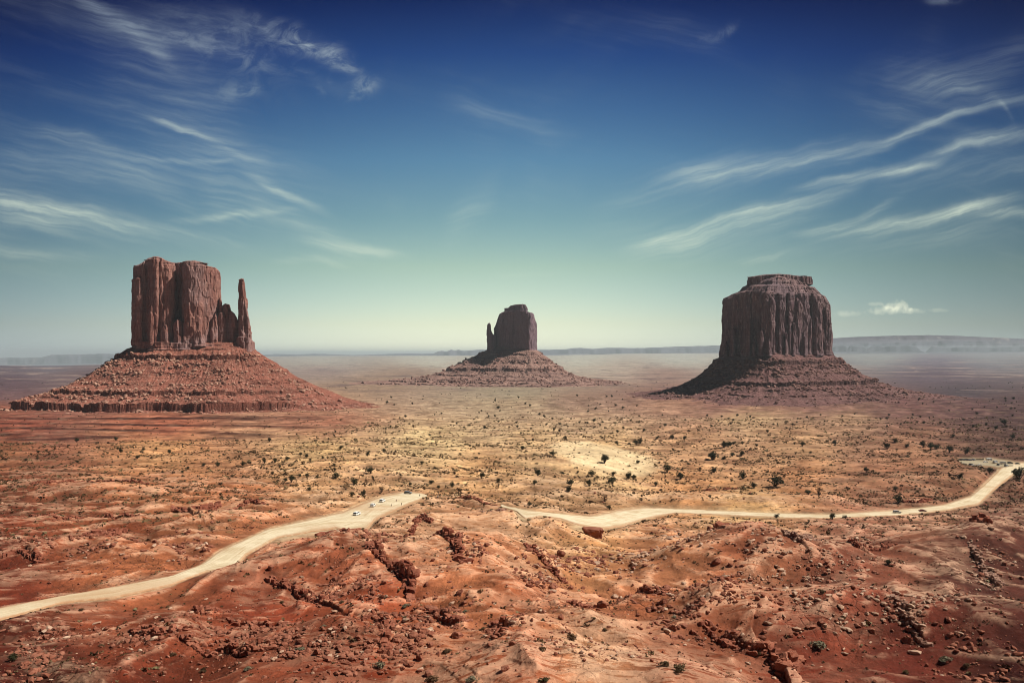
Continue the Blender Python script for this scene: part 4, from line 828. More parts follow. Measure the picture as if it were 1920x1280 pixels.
far_mesa('far_mesa', 'long hazy blue mesa on the horizon between the middle butte and the right butte', 30000, [(975,668),(990,656),(1030,655.5),(1060,655),(1075,652.5),(1090,652),(1110,654),(1140,651.8),(1200,652.6),(1260,650),(1330,648),(1370,647),(1400,650),(1440,660)], 668, 2600, M_MESA, 9, .35, .5)
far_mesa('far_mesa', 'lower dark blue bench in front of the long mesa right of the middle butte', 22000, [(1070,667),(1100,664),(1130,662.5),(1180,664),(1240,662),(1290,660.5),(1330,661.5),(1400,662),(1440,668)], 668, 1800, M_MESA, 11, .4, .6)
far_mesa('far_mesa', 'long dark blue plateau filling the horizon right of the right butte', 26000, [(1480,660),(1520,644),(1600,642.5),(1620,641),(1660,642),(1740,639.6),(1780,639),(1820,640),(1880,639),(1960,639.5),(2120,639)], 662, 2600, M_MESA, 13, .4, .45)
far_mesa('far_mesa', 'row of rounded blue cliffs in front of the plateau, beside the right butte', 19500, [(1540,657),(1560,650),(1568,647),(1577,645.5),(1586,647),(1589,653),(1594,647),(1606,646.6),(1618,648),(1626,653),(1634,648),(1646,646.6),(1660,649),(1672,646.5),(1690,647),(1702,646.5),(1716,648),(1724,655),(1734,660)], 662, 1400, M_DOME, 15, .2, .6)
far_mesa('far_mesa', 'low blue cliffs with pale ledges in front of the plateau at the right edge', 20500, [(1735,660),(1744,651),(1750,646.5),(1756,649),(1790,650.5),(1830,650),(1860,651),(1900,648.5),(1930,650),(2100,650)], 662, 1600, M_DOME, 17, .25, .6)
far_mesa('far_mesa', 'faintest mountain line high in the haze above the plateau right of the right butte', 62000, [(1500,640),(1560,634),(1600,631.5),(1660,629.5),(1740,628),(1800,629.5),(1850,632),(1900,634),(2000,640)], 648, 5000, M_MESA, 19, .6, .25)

# ------------------------------------------------------------------ boulders
M_ROCK = rock_material('red_boulder', (.20, .068, .04), (.27, .105, .065), (.38, .20, .135)); M_ROCKP = rock_material('pale_boulder', (.36, .21, .14), (.46, .31, .22), (.54, .40, .30)); M_ROCKD = rock_material('dark_boulder', (.14, .045, .032), (.20, .07, .048), (.28, .13, .09))
ORD = ['first','second','third','fourth','fifth','sixth','seventh','eighth','ninth','tenth','eleventh','twelfth','thirteenth','fourteenth','fifteenth','sixteenth','seventeenth','eighteenth','nineteenth','twentieth']
ORD += ['twenty-'+o for o in ORD[:9]]+['thirtieth']+['thirty-'+o for o in ORD[:9]]+['fortieth']+['forty-'+o for o in ORD[:9]]+['fiftieth']+['fifty-'+o for o in ORD[:9]]+['sixtieth']
def ordinal_labels(items, zones, noun):
    """items: (px,row,size word); zones: (phrase, px0, px1, row0, row1); labels that count from the left inside each zone"""
    lab = [None]*len(items); by = {}
    for i, it in enumerate(items):
        for z in zones:
            if z[1] <= it[0] < z[2] and z[3] <= it[1] < z[4]: by.setdefault(z[0], []).append(i); break
        else: by.setdefault('out on the open desert', []).append(i)
    for ph, ids in by.items():
        ids.sort(key=lambda i: items[i][0])
        for k, i in enumerate(ids): lab[i] = f"{items[i][2]} {noun} {ph}, {ORD[min(k, len(ORD)-1)]} from the left" if len(ids) > 1 else f"{items[i][2]} {noun} {ph}"
    return lab
BOULD = [(762,1204,21),(786,1200,14),(774,1217,19),(756,1240,17),(788,1236,24),(768,1247,18),(754,1254,11),(809,1144,25),(791,1142,11),(800,1097,10),(681,1244,16),(673,1255,12),(657,1258,21),(685,1257,10),(625,1180,19),(671,1181,11),(858,1193,23),(802,1168,14),(609,1272,14),(685,1145,11),(862,1113,16),(817,1122,9),
    (1470,1235,34),(1541,1168,14),(1704,1204,26),(1343,1056,22),(1259,1178,18),(1131,1139,25),(949,1256,21),(1035,1104,14),(1053,1042,22),(1262,1195,18),(1230,1100,14),(1250,1104,18),(993,1100,14),(1340,1195,16),(1300,1186,16),(1366,1190,18),(1322,1176,12),(1405,1205,18),(1395,1225,16),(1430,1212,16),(1275,1150,12),(1246,1130,14),(1216,1146,12),(1190,1130,10)]
BPALE = [(1163,1122,13),(1154,1117,22),(1256,1010,14),(1545,1172,12),(1700,1170,10),(1840,1092,18),(1862,1106,14)]
def build_boulders():
    rng = np.random.default_rng(77)
    meshes = []
    for i in range(14):
        V, Fc = rock_verts(3, 900+i, 16, .8); meshes.append(np_mesh('boulder', V, Fc, False, None, [M_ROCK]))
    pm = []
    for i in range(4):
        V, Fc = rock_verts(3, 960+i, 12, .6); pm.append(np_mesh('pale_boulder', V, Fc, False, None, [M_ROCKP]))
    items = [(p, r, w, 0) for p, r, w in BOULD]+[(p, r, w, 1) for p, r, w in BPALE]
    # more blocks fallen from the ledges
    cand = np.stack([rng.uniform(-10, 1930, 14000), rng.uniform(1000, 1285, 14000)], -1); g = P(cand[:, 0], cand[:, 1]); _, a = height(g[:, 0], g[:, 1], True)
    pr = a['ledge']*1.0+.12*a['rk']*(cand[:, 1] > 1060); ok = np.where((rng.random(len(cand)) < pr*.10) & (a['road'] < .05) & (a['soft'] < .2))[0]
    for i in ok[:175]: items.append((cand[i, 0], cand[i, 1], rng.uniform(6, 9)+10*rng.random()**3*(cand[i, 1]/1280)**2, 0))
    pts = hit([i[0] for i in items], [i[1] for i in items])
    w3 = [('in the heap left of the middle spur', 640, 880, 1080, 1300), ('on the lower left slope', -50, 420, 1120, 1300), ('left of the boulder heap', 420, 640, 1080, 1300), ('on pale slickrock at bottom centre', 880, 1180, 1120, 1300), ('on the spur below the lone block', 880, 1180, 1000, 1120),
          ('on the lower right ledge', 1180, 1520, 1120, 1300), ('on the mound below the right road', 1180, 1560, 1000, 1120), ('in the lower right corner', 1520, 1960, 1120, 1300), ('below the right road bend', 1560, 1960, 1000, 1120), ('below the left turnout', 420, 880, 1000, 1080), ('beside the left end of the road', -50, 420, 1000, 1120)]
    lab = ordinal_labels([(i[0], i[1], ('pale ' if i[3] else '')+('large' if i[2] > 17 else 'small' if i[2] < 9 else 'angular')) for i in items], w3, 'red boulder')
    for k, (it, p) in enumerate(zip(items, pts)):
        s = it[2]*p[1]/F/2*1.05; me = (pm if it[3] else meshes)[k % (4 if it[3] else 14)]
        o = link('boulder', me, None, tuple(p-np.array([0, 0, .12*s])), label=lab[k].replace('red boulder', 'boulder') if it[3] else lab[k], category='boulder', group='boulders strewn over the foreground slopes')
        o.rotation_euler = (rng.normal(0, .18), rng.normal(0, .18), rng.uniform(0, 2*pi)); o.scale = (s, s*rng.uniform(.75, 1.05), s*rng.uniform(.8, 1.25))
    # the lone flat-topped block beside the road
    p = hit([1112], [1006])[0]; s = p[1]/F; r_ = np.random.default_rng(5); rings = []; n = 40; th = np.linspace(0, 2*pi, n, endpoint=False)
    base = np.stack([np.sign(np.cos(th))*np.abs(np.cos(th))**.55*18, np.sign(np.sin(th))*np.abs(np.sin(th))**.6*13], -1)
    for h_, k in [(-10, .80), (-7, .82), (-4, .85), (-1, .84), (2, .88), (4, .86), (6, .90), (8, .92), (10, .95), (12, 1.0), (13.5, 1.04), (15, 1.05), (16.2, 1.02), (16.9, .92), (17.3, .5), (17.5, .05)]:
        j = 1+.22*fbm(np.cos(th)*2+3, np.sin(th)*2+h_*.10, 3, 5)+.10*sm(perlin(np.cos(th)*4, np.sin(th)*4+h_*.16, 6)*6+.5)-.05
        q = base*k*j[:, None]; rings.append(np.stack([q[:, 0]+(h_-10)*-.06, q[:, 1], np.full(n, h_)+1.0*fbm(q[:, 0]/8, q[:, 1]/8, 2, 9)-.10*q[:, 0]*(h_ > 15)*.6], -1)*s)
    me = np_mesh('lone_block', np.concatenate(rings), grid_faces(len(rings), n, True), False, None, [M_ROCK])
    link('rock_block', me, None, tuple(p), label='big dark flat-topped block standing alone on the pale ground below the right road', category='boulder')
build_boulders()

# rock ledges: courses of split blocks along the rims
def block_verts(seed):
    r = np.random.default_rng(seed); bm = bmesh.new(); bmesh.ops.create_cube(bm, size=2); bmesh.ops.subdivide_edges(bm, edges=bm.edges[:], cuts=2, use_grid_fill=True)
    V = np.array([v.co[:] for v in bm.verts]); bmesh.ops.triangulate(bm, faces=bm.faces[:]); bm.verts.index_update(); Fc = np.array([[v.index for v in f.verts] for f in bm.faces]); bm.free()
    for _ in range(7):
        n_ = r.normal(size=3); n_ /= np.linalg.norm(n_); k = np.maximum(0, V@n_-r.uniform(.85, 1.25)); V = V-k[:, None]*n_
    V += r.normal(size=V.shape)*.07; return V, Fc
BLOCKS = [block_verts(300+i) for i in range(10)]
M_LEDGE = rock_material('ledge_rock', (.19, .055, .032), (.28, .10, .06), (.40, .21, .135)); M_LEDGE2 = rock_material('grey_ledge_rock', (.20, .10, .07), (.31, .18, .13), (.46, .33, .25))
def build_ledges():
    rng = np.random.default_rng(404); todo = [(i, q) for i, q in enumerate(LEDGES) if max(p[1] for p in q[0]) > 915]; items = []; objs = []
    for i, (path, h_, L_) in todo:
        W_ = _lw[i][0]; d_ = np.concatenate([[0], np.cumsum(np.hypot(*np.diff(W_, axis=0).T))]); n = 0; Vs, Ts = [], []; dist = W_[:, 1].mean(); u = max(.55, h_*.30)*np.interp(dist, [150, 400, 700], [1, 1.35, 1.8])
        t = 0.0
        while t < d_[-1]:
            thin = perlin(t/(9*u)+i*7.3, i*1.7) < -.2; gap = False; step = u*rng.uniform(.7, 1.5)*(.75 if thin else 1)
            if not gap:
                for course in range(1 if thin else rng.integers(1, 4)):
                    x = np.interp(t, d_, W_[:, 0]); y = np.interp(t, d_, W_[:, 1]); x2 = np.interp(t+.5, d_, W_[:, 0])-np.interp(t-.5, d_, W_[:, 0]); y2 = np.interp(t+.5, d_, W_[:, 1])-np.interp(t-.5, d_, W_[:, 1]); a = math.atan2(y2, x2)
                    off = (-.5+course*.75)*u+2.2*perlin(t/9, i*3.1)*.0+rng.normal(0, .28)*u; x -= math.sin(a)*off; y += math.cos(a)*off; z = float(height(np.array([x]), np.array([y]))[0])
                    sx, sy, sz = u*rng.uniform(.5, 1.15), u*rng.uniform(.45, .9), u*rng.uniform(.35, .8); tv, tf = BLOCKS[rng.integers(0, 10)]; b = a+rng.normal(0, .25); c_, s_ = math.cos(b), math.sin(b); tx, ty = rng.normal(0, .13, 2)
                    v = tv*np.array([sx, sy, sz]); v[:, 2] += v[:, 0]*tx+v[:, 1]*ty; v = np.stack([v[:, 0]*c_-v[:, 1]*s_+x, v[:, 0]*s_+v[:, 1]*c_+y, v[:, 2]+z+sz*rng.uniform(.1, .75)], -1); Vs.append(v); Ts.append(tf+n); n += len(v)
            t += step
        if not Vs: continue
        V = np.concatenate(Vs); c0 = V.mean(0); me = np_mesh('rock_ledge', V-c0, np.concatenate(Ts), False, None, [M_LEDGE2 if i in (19, 23, 24, 36) else M_LEDGE]); pm = np.mean([p[0] for p in path]); rm = np.mean([p[1] for p in path])
        objs.append(link('rock_ledge', me, None, tuple(c0))); items.append((pm, rm, 'tall' if h_ > 3 else 'low' if h_ < 1.9 else 'broken'))
    zones = [('on the far side of the left road', -50, 560, 880, 1062), ('on the lower left slope', -50, 440, 1062, 1300), ('left of the boulder heap', 440, 680, 1062, 1300), ('below the left turnout', 560, 840, 915, 1062), ('around the boulder heap on the middle spur', 680, 900, 1062, 1300), ('on the knob between the two roads', 840, 1000, 900, 1062), ('on the pale slickrock at bottom centre', 900, 1240, 1040, 1300),
        ('above the right road', 1200, 1960, 900, 960), ('on the mounds below the right road', 1240, 1960, 960, 1112), ('in the lower right foreground', 1240, 1960, 1112, 1300)]
    for o, l in zip(objs, ordinal_labels(items, zones, 'rock ledge')): o['label'] = l; o['category'] = 'rock ledge'; o['group'] = 'broken rock ledges in the foreground'
build_ledges()

# small broken rock, far too much to count
def slab_verts(seed):
    V, Fc = rock_verts(1, seed, 7, .55); V[:, 0] *= 1.5; return V, Fc
SLABS = [slab_verts(700+i) for i in range(8)]
SHARDS = [(1440,1085,85,24,1),(1850,1082,38,22,1),(1290,1045,60,24,1),(1262,1008,34,10,1),(1560,1085,70,14,1),(1700,1190,90,26,1),(1100,1058,60,24,0),(1030,1088,48,22,0),(1190,1065,60,16,1),(60,1030,50,16,0),(170,1040,60,18,0),(345,1028,60,20,0),(960,972,30,10,0),(750,1160,60,30,0),(770,1230,60,34,0),(660,1250,70,26,0),(850,1170,40,22,0),(640,1120,70,22,0),(1240,1150,60,26,0),(1380,1195,90,26,0),(1300,1190,70,22,0),(1540,1190,60,26,1),(1800,1150,80,20,1),(1830,1240,70,30,0),(1660,1140,60,14,1),(280,1200,60,20,0),(120,1180,70,18,0),(60,1240,40,26,0),(450,1200,90,20,0),(560,1230,80,22,0),(940,1220,30,24,0),(1010,1110,40,14,0),(1480,1130,60,18,1),(1620,1030,70,12,1),(1760,1010,60,10,1),(880,1090,40,14,0),(700,1050,60,10,0)]
def build_rubble():
    rng = np.random.default_rng(31); P_, S_, Z_, M_ = [], [], [], []
    def put(px, row, smin, smax, pw, pale, keep):
        g = P(px, row); z, a = height(g[:, 0], g[:, 1], True); ok = (rng.random(len(px)) < keep(a, g)) & (a['road'] < .03) & (rng.random(len(px)) > a['soft'])
        p = np.stack([g[ok, 0], g[ok, 1], z[ok]], -1); s_ = (smin+(smax-smin)*rng.random(len(p))**pw)*np.interp(p[:, 1], [110, 190, 320, 600], [.9, 1, 1.5, 2.2]); P_.append(p); S_.append(s_); M_.append(rng.random(len(p)) < pale)
    n = 80000; put(rng.uniform(-60, 1980, n), 925+365*rng.random(n)**.9, .08, .5, 6, .16, lambda a, g: .10+.5*a['rk']*np.clip(fbm(g[:, 0]/16, g[:, 1]/16, 3, 611)*2.4+.2, 0, 1)+.6*a['ledge'])
    for px, row, rx, ry, pale in SHARDS:
        n = int(rx*ry*(.62 if row > 1120 else .95)); put(px+rx*rng.normal(0, .62, n), np.clip(row+ry*rng.normal(0, .62, n), 905, 1289), .10, .82, 5.0, .6 if pale else .10, lambda a, g: np.clip(.4+2.0*fbm(g[:, 0]/6, g[:, 1]/6, 2, 613), .03, 1))
    p = np.concatenate(P_); s_ = np.concatenate(S_); pale = np.concatenate(M_)
    for nm, msk, mat, tpl in (('rubble', ~pale, M_ROCK, SLABS+ROCK_S), ('pale_rubble', pale, M_ROCKP, SLABS)):
        V, T = scatter(tpl, p[msk], s_[msk], rng, .28); link(nm, np_mesh(nm, V, T, False, None, [mat]), kind='stuff')
build_rubble()

# ------------------------------------------------------------------ brush and junipers
def leaf_material(name, a, b, c):
    m_ = bpy.data.materials.new(name); m_.use_nodes = True; B = NB(m_.node_tree); bs = m_.node_tree.nodes['Principled BSDF']
    t = B.n('ShaderNodeAttribute', attribute_name='tone').outputs['Fac']; k = B.ramp(t, [(0, a), (.5, b), (1, c)])
    B.put(bs.inputs['Base Color'], k); bs.inputs['Roughness'].default_value = .85; bs.inputs['Specular IOR Level'].default_value = .1; return m_
M_SCRUB = leaf_material('dry_brush', (.045, .026, .012), (.105, .064, .030), (.21, .18, .09)); M_JUN = leaf_material('juniper_green', (.018, .020, .009), (.032, .034, .014), (.065, .058, .024))
M_DEAD = leaf_material('brown_brush', (.07, .038, .02), (.12, .065, .034), (.16, .10, .05)); M_SAGE = leaf_material('grey_sage', (.10, .085, .055), (.17, .15, .095), (.27, .25, .16))
M_BARK = mat_simple('juniper_bark', (.075, .048, .034), .9, .1)
def leaf_cloud(rng, n, spread, size, flat=1.0, clumps=1):
    """n little triangles filling a clumped volume of unit radius"""
    cc = rng.normal(size=(clumps, 3)); cc /= np.linalg.norm(cc, axis=1)[:, None]; cc *= rng.uniform(.15, .72, clumps)[:, None]; cr = rng.uniform(.28, .5, clumps)
    if clumps == 1: cc[:] = 0; cr[:] = .8
    w = rng.integers(0, clumps, n); d_ = rng.normal(size=(n, 3)); d_ /= np.linalg.norm(d_, axis=1)[:, None]
    c = cc[w]+d_*(cr[w]*rng.uniform(.55, 1.0, n)**.6)[:, None]; c[:, 2] *= flat
    t1 = rng.normal(size=(n, 3)); t1 /= np.linalg.norm(t1, axis=1)[:, None]; t2 = np.cross(t1, d_+.4*rng.normal(size=(n, 3))); t2 /= np.linalg.norm(t2, axis=1)[:, None]+1e-9
    s = size*rng.uniform(.6, 1.4, n)[:, None]; V = np.stack([c+t1*s, c-t1*s*.6+t2*s*.8, c-t1*s*.6-t2*s*.8], 1).reshape(-1, 3)
    return V, np.arange(n*3).reshape(-1, 3), np.repeat(np.clip(rng.normal(.45, .22, n)+.25*c[:, 2], 0, 1), 3)
def build_scrub():
    rng = np.random.default_rng(13); tm = []
    for i in range(8):
        V, T, _ = leaf_cloud(rng, 13, 1, .42, .62); V[:, 2] += .3; tm.append((V, T))
    n = 200000; px = rng.uniform(-60, 1980, n); row = 786+500*rng.random(n)**1.3; g = P(px, row); z, a = height(g[:, 0], g[:, 1], True)
    pat = np.clip(.55+1.5*fbm(g[:, 0]/70, g[:, 1]/50, 3, 711), .06, 1)*np.clip(.7+1.2*fbm(g[:, 0]/14, g[:, 1]/14, 2, 712), 0.1, 1)
    dens = np.interp(row, [786, 810, 850, 940, 985, 1040, 1120, 1290], [.3, .7, .95, .95, .6, .16, .07, .035])
    dn = P(1128, 862)[0]; dune = np.exp(-(((g[:, 0]-dn[0])/44)**4+((g[:, 1]-dn[1])/115)**4))
    smooth = np.exp(-(((px-880)/110)**4+((row-985)/36)**4))
    ok = (rng.random(n) < pat*dens*(1-.92*dune)*(1-.7*smooth)) & (a['road'] < .22) & (rng.random(n) > a['soft']*1.2) & (rng.random(n) > a['tz']*.9)
    p = np.stack([g[ok, 0], g[ok, 1], z[ok]], -1); s = (.17+.36*rng.random(len(p))**1.8+.7*rng.random(len(p))**9)*np.interp(p[:, 1], [120, 300, 420, 700, 1300], [.75, 1.0, 1.5, 2.1, 3.2])
    V, T = scatter(tm, p, s, rng, .1); k = len(V)//len(p); tone = np.repeat(np.clip(rng.normal(.4, .27, len(p)), 0, 1), k)
    me = np_mesh('desert_brush', V, T, False, dict(tone=tone), [M_SCRUB]); link('desert_brush', me, kind='stuff')
build_scrub()
def sc(lst, ox, oy, s): return [(ox+a*s, oy+b*s, w*s) for a, b, w in lst]
TREES = sc([(20,205,40),(595,258,45),(935,288,40),(808,320,50),(270,318,40),(322,335,40),(160,345,40),(65,370,40),(540,400,36),(545,440,42),(1240,385,40),(1350,425,28),(830,460,85),(405,495,40),(322,490,50),(195,530,70),(150,520,50),(555,495,60),(700,545,85),(635,585,72),(800,545,50),(340,595,50),(680,640,55),(775,640,65),(915,610,70),(1145,555,35),(1320,540,58),(1372,580,35),(1482,570,60),(1722,500,65),(1855,525,40),(1305,158,35),(1385,145,30),(540,160,25),(240,148,22),(1520,62,20),(1748,95,30),(950,108,22),(1210,130,20),(495,190,20),(1128,192,20),(105,415,28),(350,358,28),(450,340,35),(740,270,25),(600,330,35),(265,485,40),(45,465,35),(850,500,30),(0,430,25),(300,290,18)], 500, 780, .2344)
TREES += sc([(130,25,35),(430,70,25),(780,45,20),(925,45,18),(35,160,25),(260,130,22),(270,160,28),(548,155,20),(532,185,30),(293,205,18),(820,120,35),(880,125,25),(655,100,20),(990,195,30),(1030,170,25),(1180,185,30),(1330,150,30),(1295,160,20),(612,255,45),(302,318,40),(485,372,45),(522,365,48),(415,505,80),(132,552,35),(390,570,40),(600,495,35),(655,578,60),(640,622,70),(785,580,60),(895,412,75),(1138,418,40),(1350,480,75),(1275,240,28),(1298,265,35),(1385,245,45),(1475,245,40),(1125,278,45),(1155,272,50),(985,283,38),(810,510,60),(960,500,50),(955,565,75),(1070,530,65),(1105,535,60),(1265,580,45),(1445,530,75),(1505,555,30),(1390,325,25),(1680,480,45),(1675,392,75),(1755,388,35),(1820,368,35),(1885,355,40),(1760,305,45),(1785,300,45),(1825,280,35),(1890,280,30),(1890,525,85),(1655,665,40),(900,690,80),(1895,600,35),(355,720,45),(705,485,30),(930,750,50)], 900, 760, .2604)
TREES += sc([(330,165,40),(365,158,40),(275,230,60),(330,230,30),(378,210,28),(425,210,28),(490,380,45),(605,372,95),(680,75,25),(918,155,35),(745,160,30),(1195,175,50),(1235,140,35),(1300,165,35),(1385,165,50),(1425,178,45),(1455,175,45),(1525,192,45),(1618,195,40),(1085,298,40),(780,415,40),(835,418,55),(1240,395,30),(1255,460,70),(1890,335,90),(1735,298,40),(905,545,50),(975,543,32),(610,538,40),(705,150,20),(560,88,20),(505,160,20),(790,195,18),(280,300,40),(1100,68,25),(1820,48,40),(1390,38,25),(1480,42,25),(1720,48,22),(1650,62,24),(1545,110,24),(1770,70,26),(1860,120,30),(1580,330,45)], 1240, 780, .3542)
TREES += sc([(605,15,30),(400,25,30),(200,80,25),(285,65,30),(630,78,30),(748,70,28),(715,110,28),(883,85,25),(815,65,22),(195,112,22),(32,120,18),(135,122,22),(405,130,20),(1065,150,25),(1135,150,35),(980,165,20),(900,190,25),(950,185,20),(1268,145,32),(1380,135,32),(1435,132,28),(1497,118,28)], 0, 820, .3594)
TREES += [(1665,1058,17),(25,1238,24)]
def build_trees():
    rng = np.random.default_rng(99); var = []
    for i in range(7):
        dead = i >= 5
        V, T, tone = leaf_cloud(rng, 620 if not dead else 300, 1, .085 if not dead else .07, .78, 11); V[:, 2] += .80; V[:, 0] *= 1.0+.15*rng.normal()
        crown = np_mesh('crown', V, T, False, dict(tone=tone), [M_DEAD if dead else M_JUN])
        G = Geo(); q = 8
        for j in range(5):
            a = rng.uniform(0, 2*pi); tip = np.array([math.cos(a)*.55, math.sin(a)*.55, rng.uniform(.6, 1.15)]) if j else np.array([.05, .02, .9]); ang = np.linspace(0, 2*pi, q, endpoint=False); R_ = []
            for f in (0, .3, .6, 1):
                c = np.array([0, 0, -.15])*(1-f)+tip*f+np.array([.08, -.05, .05])*math.sin(f*3); r0 = (.11 if j == 0 else .06)*(1-.75*f); R_.append(c+np.stack([np.cos(ang)*r0, np.sin(ang)*r0, ang*0], -1))
            G.add(np.concatenate(R_), grid_faces(4, q, True))
        tk = np_mesh('trunk', np.concatenate(G.V), [np.concatenate(G.Q)], True, None, [M_BARK]); var.append((crown, tk))
    # hand-placed crowns and a scatter of further ones on the flats
    items = [(a, b, w, 0) for a, b, w in TREES]; extra = []
    while len(items)+len(extra) < 292:
        a = rng.uniform(5, 1915); b = 742+rng.random()**1.3*62
        if b < 812 and a < 720: continue
        if b < 776 and 1200 < a < 1720: continue
        if b < 770 and 740 < a < 1100 and rng.random() < .5: continue
        extra.append((a, b, rng.uniform(3.5, 7), 0))
    items += extra; pts = hit([i[0] for i in items], [i[1] for i in items])
    zones = [('on the flats below the left butte', -50, 480, 740, 862), ('on the slope behind the white cars', 600, 720, 850, 960), ('left of the white cars', 440, 600, 850, 990), ('on the sandy rise left of the dune', 480, 900, 780, 850), ('behind the dark car at the turnout', 720, 900, 850, 960), ('right of the viewpoint people', 900, 1010, 850, 960),
        ('in the hollow left of the dune', 1010, 1130, 850, 1000), ('on the face of the dune', 1130, 1240, 840, 960), ('beside the top of the dune', 1040, 1240, 790, 850), ('on the sand above the middle of the road', 1240, 1420, 850, 980), ('on the flats under the right butte', 1240, 1600, 780, 850), ('between the road and the gravel lot', 1420, 1800, 850, 990),
        ('around the gravel lot', 1780, 1960, 850, 990), ('on the dark flats at the right edge', 1600, 1960, 780, 850), ('on the plain below the middle butte', 880, 1060, 730, 800), ('on the plain between the middle and right buttes', 1060, 1300, 730, 790), ('on the far dark plain at the right', 1300, 1960, 730, 790), ('on the plain right of the left butte', 480, 900, 730, 800), ('on the foreground rock', -50, 1960, 1000, 1300)]
    lab = ordinal_labels([(i[0], i[1], 'large' if i[2] > 14 else 'small' if i[2] < 8 else 'round') for i in items], zones, 'dark juniper')
    for k, (it, p) in enumerate(zip(items, pts)):
        s = max(.6, it[2]*p[1]/F/2*1.12); brown = k in (20, 24, 74) or (len(TREES) > k and k % 13 == 6); v = var[5+k % 2] if brown else var[k % 5]
        t = thing('juniper_tree', lab[k].replace('dark', 'brownish') if brown else lab[k], 'tree', tuple(p), rng.uniform(0, 2*pi), 'junipers dotted over the desert'); sx = s*rng.uniform(.9, 1.15); t.scale = (sx, s*rng.uniform(.85, 1.1), s*rng.uniform(.75, 1.15))
        link('crown', v[0], t); link('trunk', v[1], t)
    # the far brush of the plain
    n = 5200; a = rng.uniform(-40, 1960, n); b = 716+rng.random(n)**1.1*84; g = P(a, b); z = height(g[:, 0], g[:, 1]); pat = np.clip(.2+2.0*fbm(g[:, 0]/260, g[:, 1]/300, 3, 811), 0, 1); pat = np.maximum(pat, .9*np.exp(-((a-955)/70)**2-((b-752)/14)**2)); ok = rng.random(n) < pat*.55
    tm = []
    for i in range(5):
        V, T, _ = leaf_cloud(rng, 26, 1, .34, .8, 3); V[:, 2] += .5; tm.append((V, T))
    p = np.stack([g[ok, 0], g[ok, 1], z[ok]], -1); s = p[:, 1]/F*rng.uniform(.7, 1.7, len(p)); V, T = scatter(tm, p, s, rng, .1); me = np_mesh('far_brush', V, T, False, dict(tone=np.repeat(rng.uniform(.1, .8, len(p)), len(V)//len(p))), [M_JUN]); link('far_brush', me, kind='stuff')
build_trees()
SHRUBS = [(1020,1278,22,'dark green','g'),(1537,1216,36,'wide grey','s'),(1771,1240,26,'round grey','s'),(1071,1198,24,'olive','d'),(564,1220,20,'pale round','s'),(1017,1216,15,'dark','d'),(1245,1248,22,'tan tufted','t'),(1272,1258,30,'wide tan','t'),(760,1138,17,'bare pale','s'),(662,1201,14,'brown round','d'),(712,1252,24,'grey spreading','s'),(836,1222,22,'dry brown','d'),(812,1277,28,'grey-brown','d'),(884,1278,26,'pale grey','s'),(1135,1181,11,'small olive','t'),(1113,1160,10,'tiny olive','t'),(1265,1159,14,'small grey','s'),(151,1144,12,'dark','d'),(190,1212,14,'brown','d'),(322,1229,16,'dull brown','d'),(464,1256,18,'pale dry','s'),(1421,1226,14,'olive','t'),(1541,1111,16,'tan','t'),(1580,1160,12,'tiny tan','t'),(1810,1250,20,'dark brown','d'),(1700,1262,16,'dry tan','t'),(606,1175,12,'dry grey','s'),(528,1130,10,'yellowish','t'),(430,1160,10,'yellowish','t'),(640,1130,10,'yellowish','t'),(715,1120,9,'yellowish','t'),(760,1160,12,'olive','t'),(905,1180,12,'olive','t'),(872,1148,12,'grey','s')]
def build_shrubs():
    rng = np.random.default_rng(55); mats = {'g': M_JUN, 's': M_SAGE, 'd': M_DEAD, 't': M_SCRUB}; ms = {}
    for k, m_ in mats.items():
        V, T, tone = leaf_cloud(rng, 520, 1, .10, .7, 9)
        # upright twigs rather than leaves
        V[:, 2] = V[:, 2]*.8+.42; ms[k] = np_mesh('shrub', V, T, False, dict(tone=tone), [m_])
    pts = hit([s[0] for s in SHRUBS], [s[1] for s in SHRUBS])
    items = [(s[0], s[1], s[3]) for s in SHRUBS]
    zones = [('in the boulder heap left of centre', 640, 900, 1080, 1300), ('on the red slope at lower left', -50, 640, 1080, 1300), ('on the slickrock at bottom centre', 900, 1300, 1080, 1300), ('on the red rock at lower right', 1300, 1960, 1080, 1300)]
    lab = ordinal_labels(items, zones, 'shrub')
    for s, p, l in zip(SHRUBS, pts, lab):
        o = link('shrub', ms[s[4]], None, tuple(p), label=l, category='shrub', group='shrubs among the foreground rocks'); k = s[2]*p[1]/F/2*1.15; o.scale = (k, k, k*rng.uniform(.75, 1)); o.rotation_euler = (0, 0, rng.uniform(0, 6))
build_shrubs()

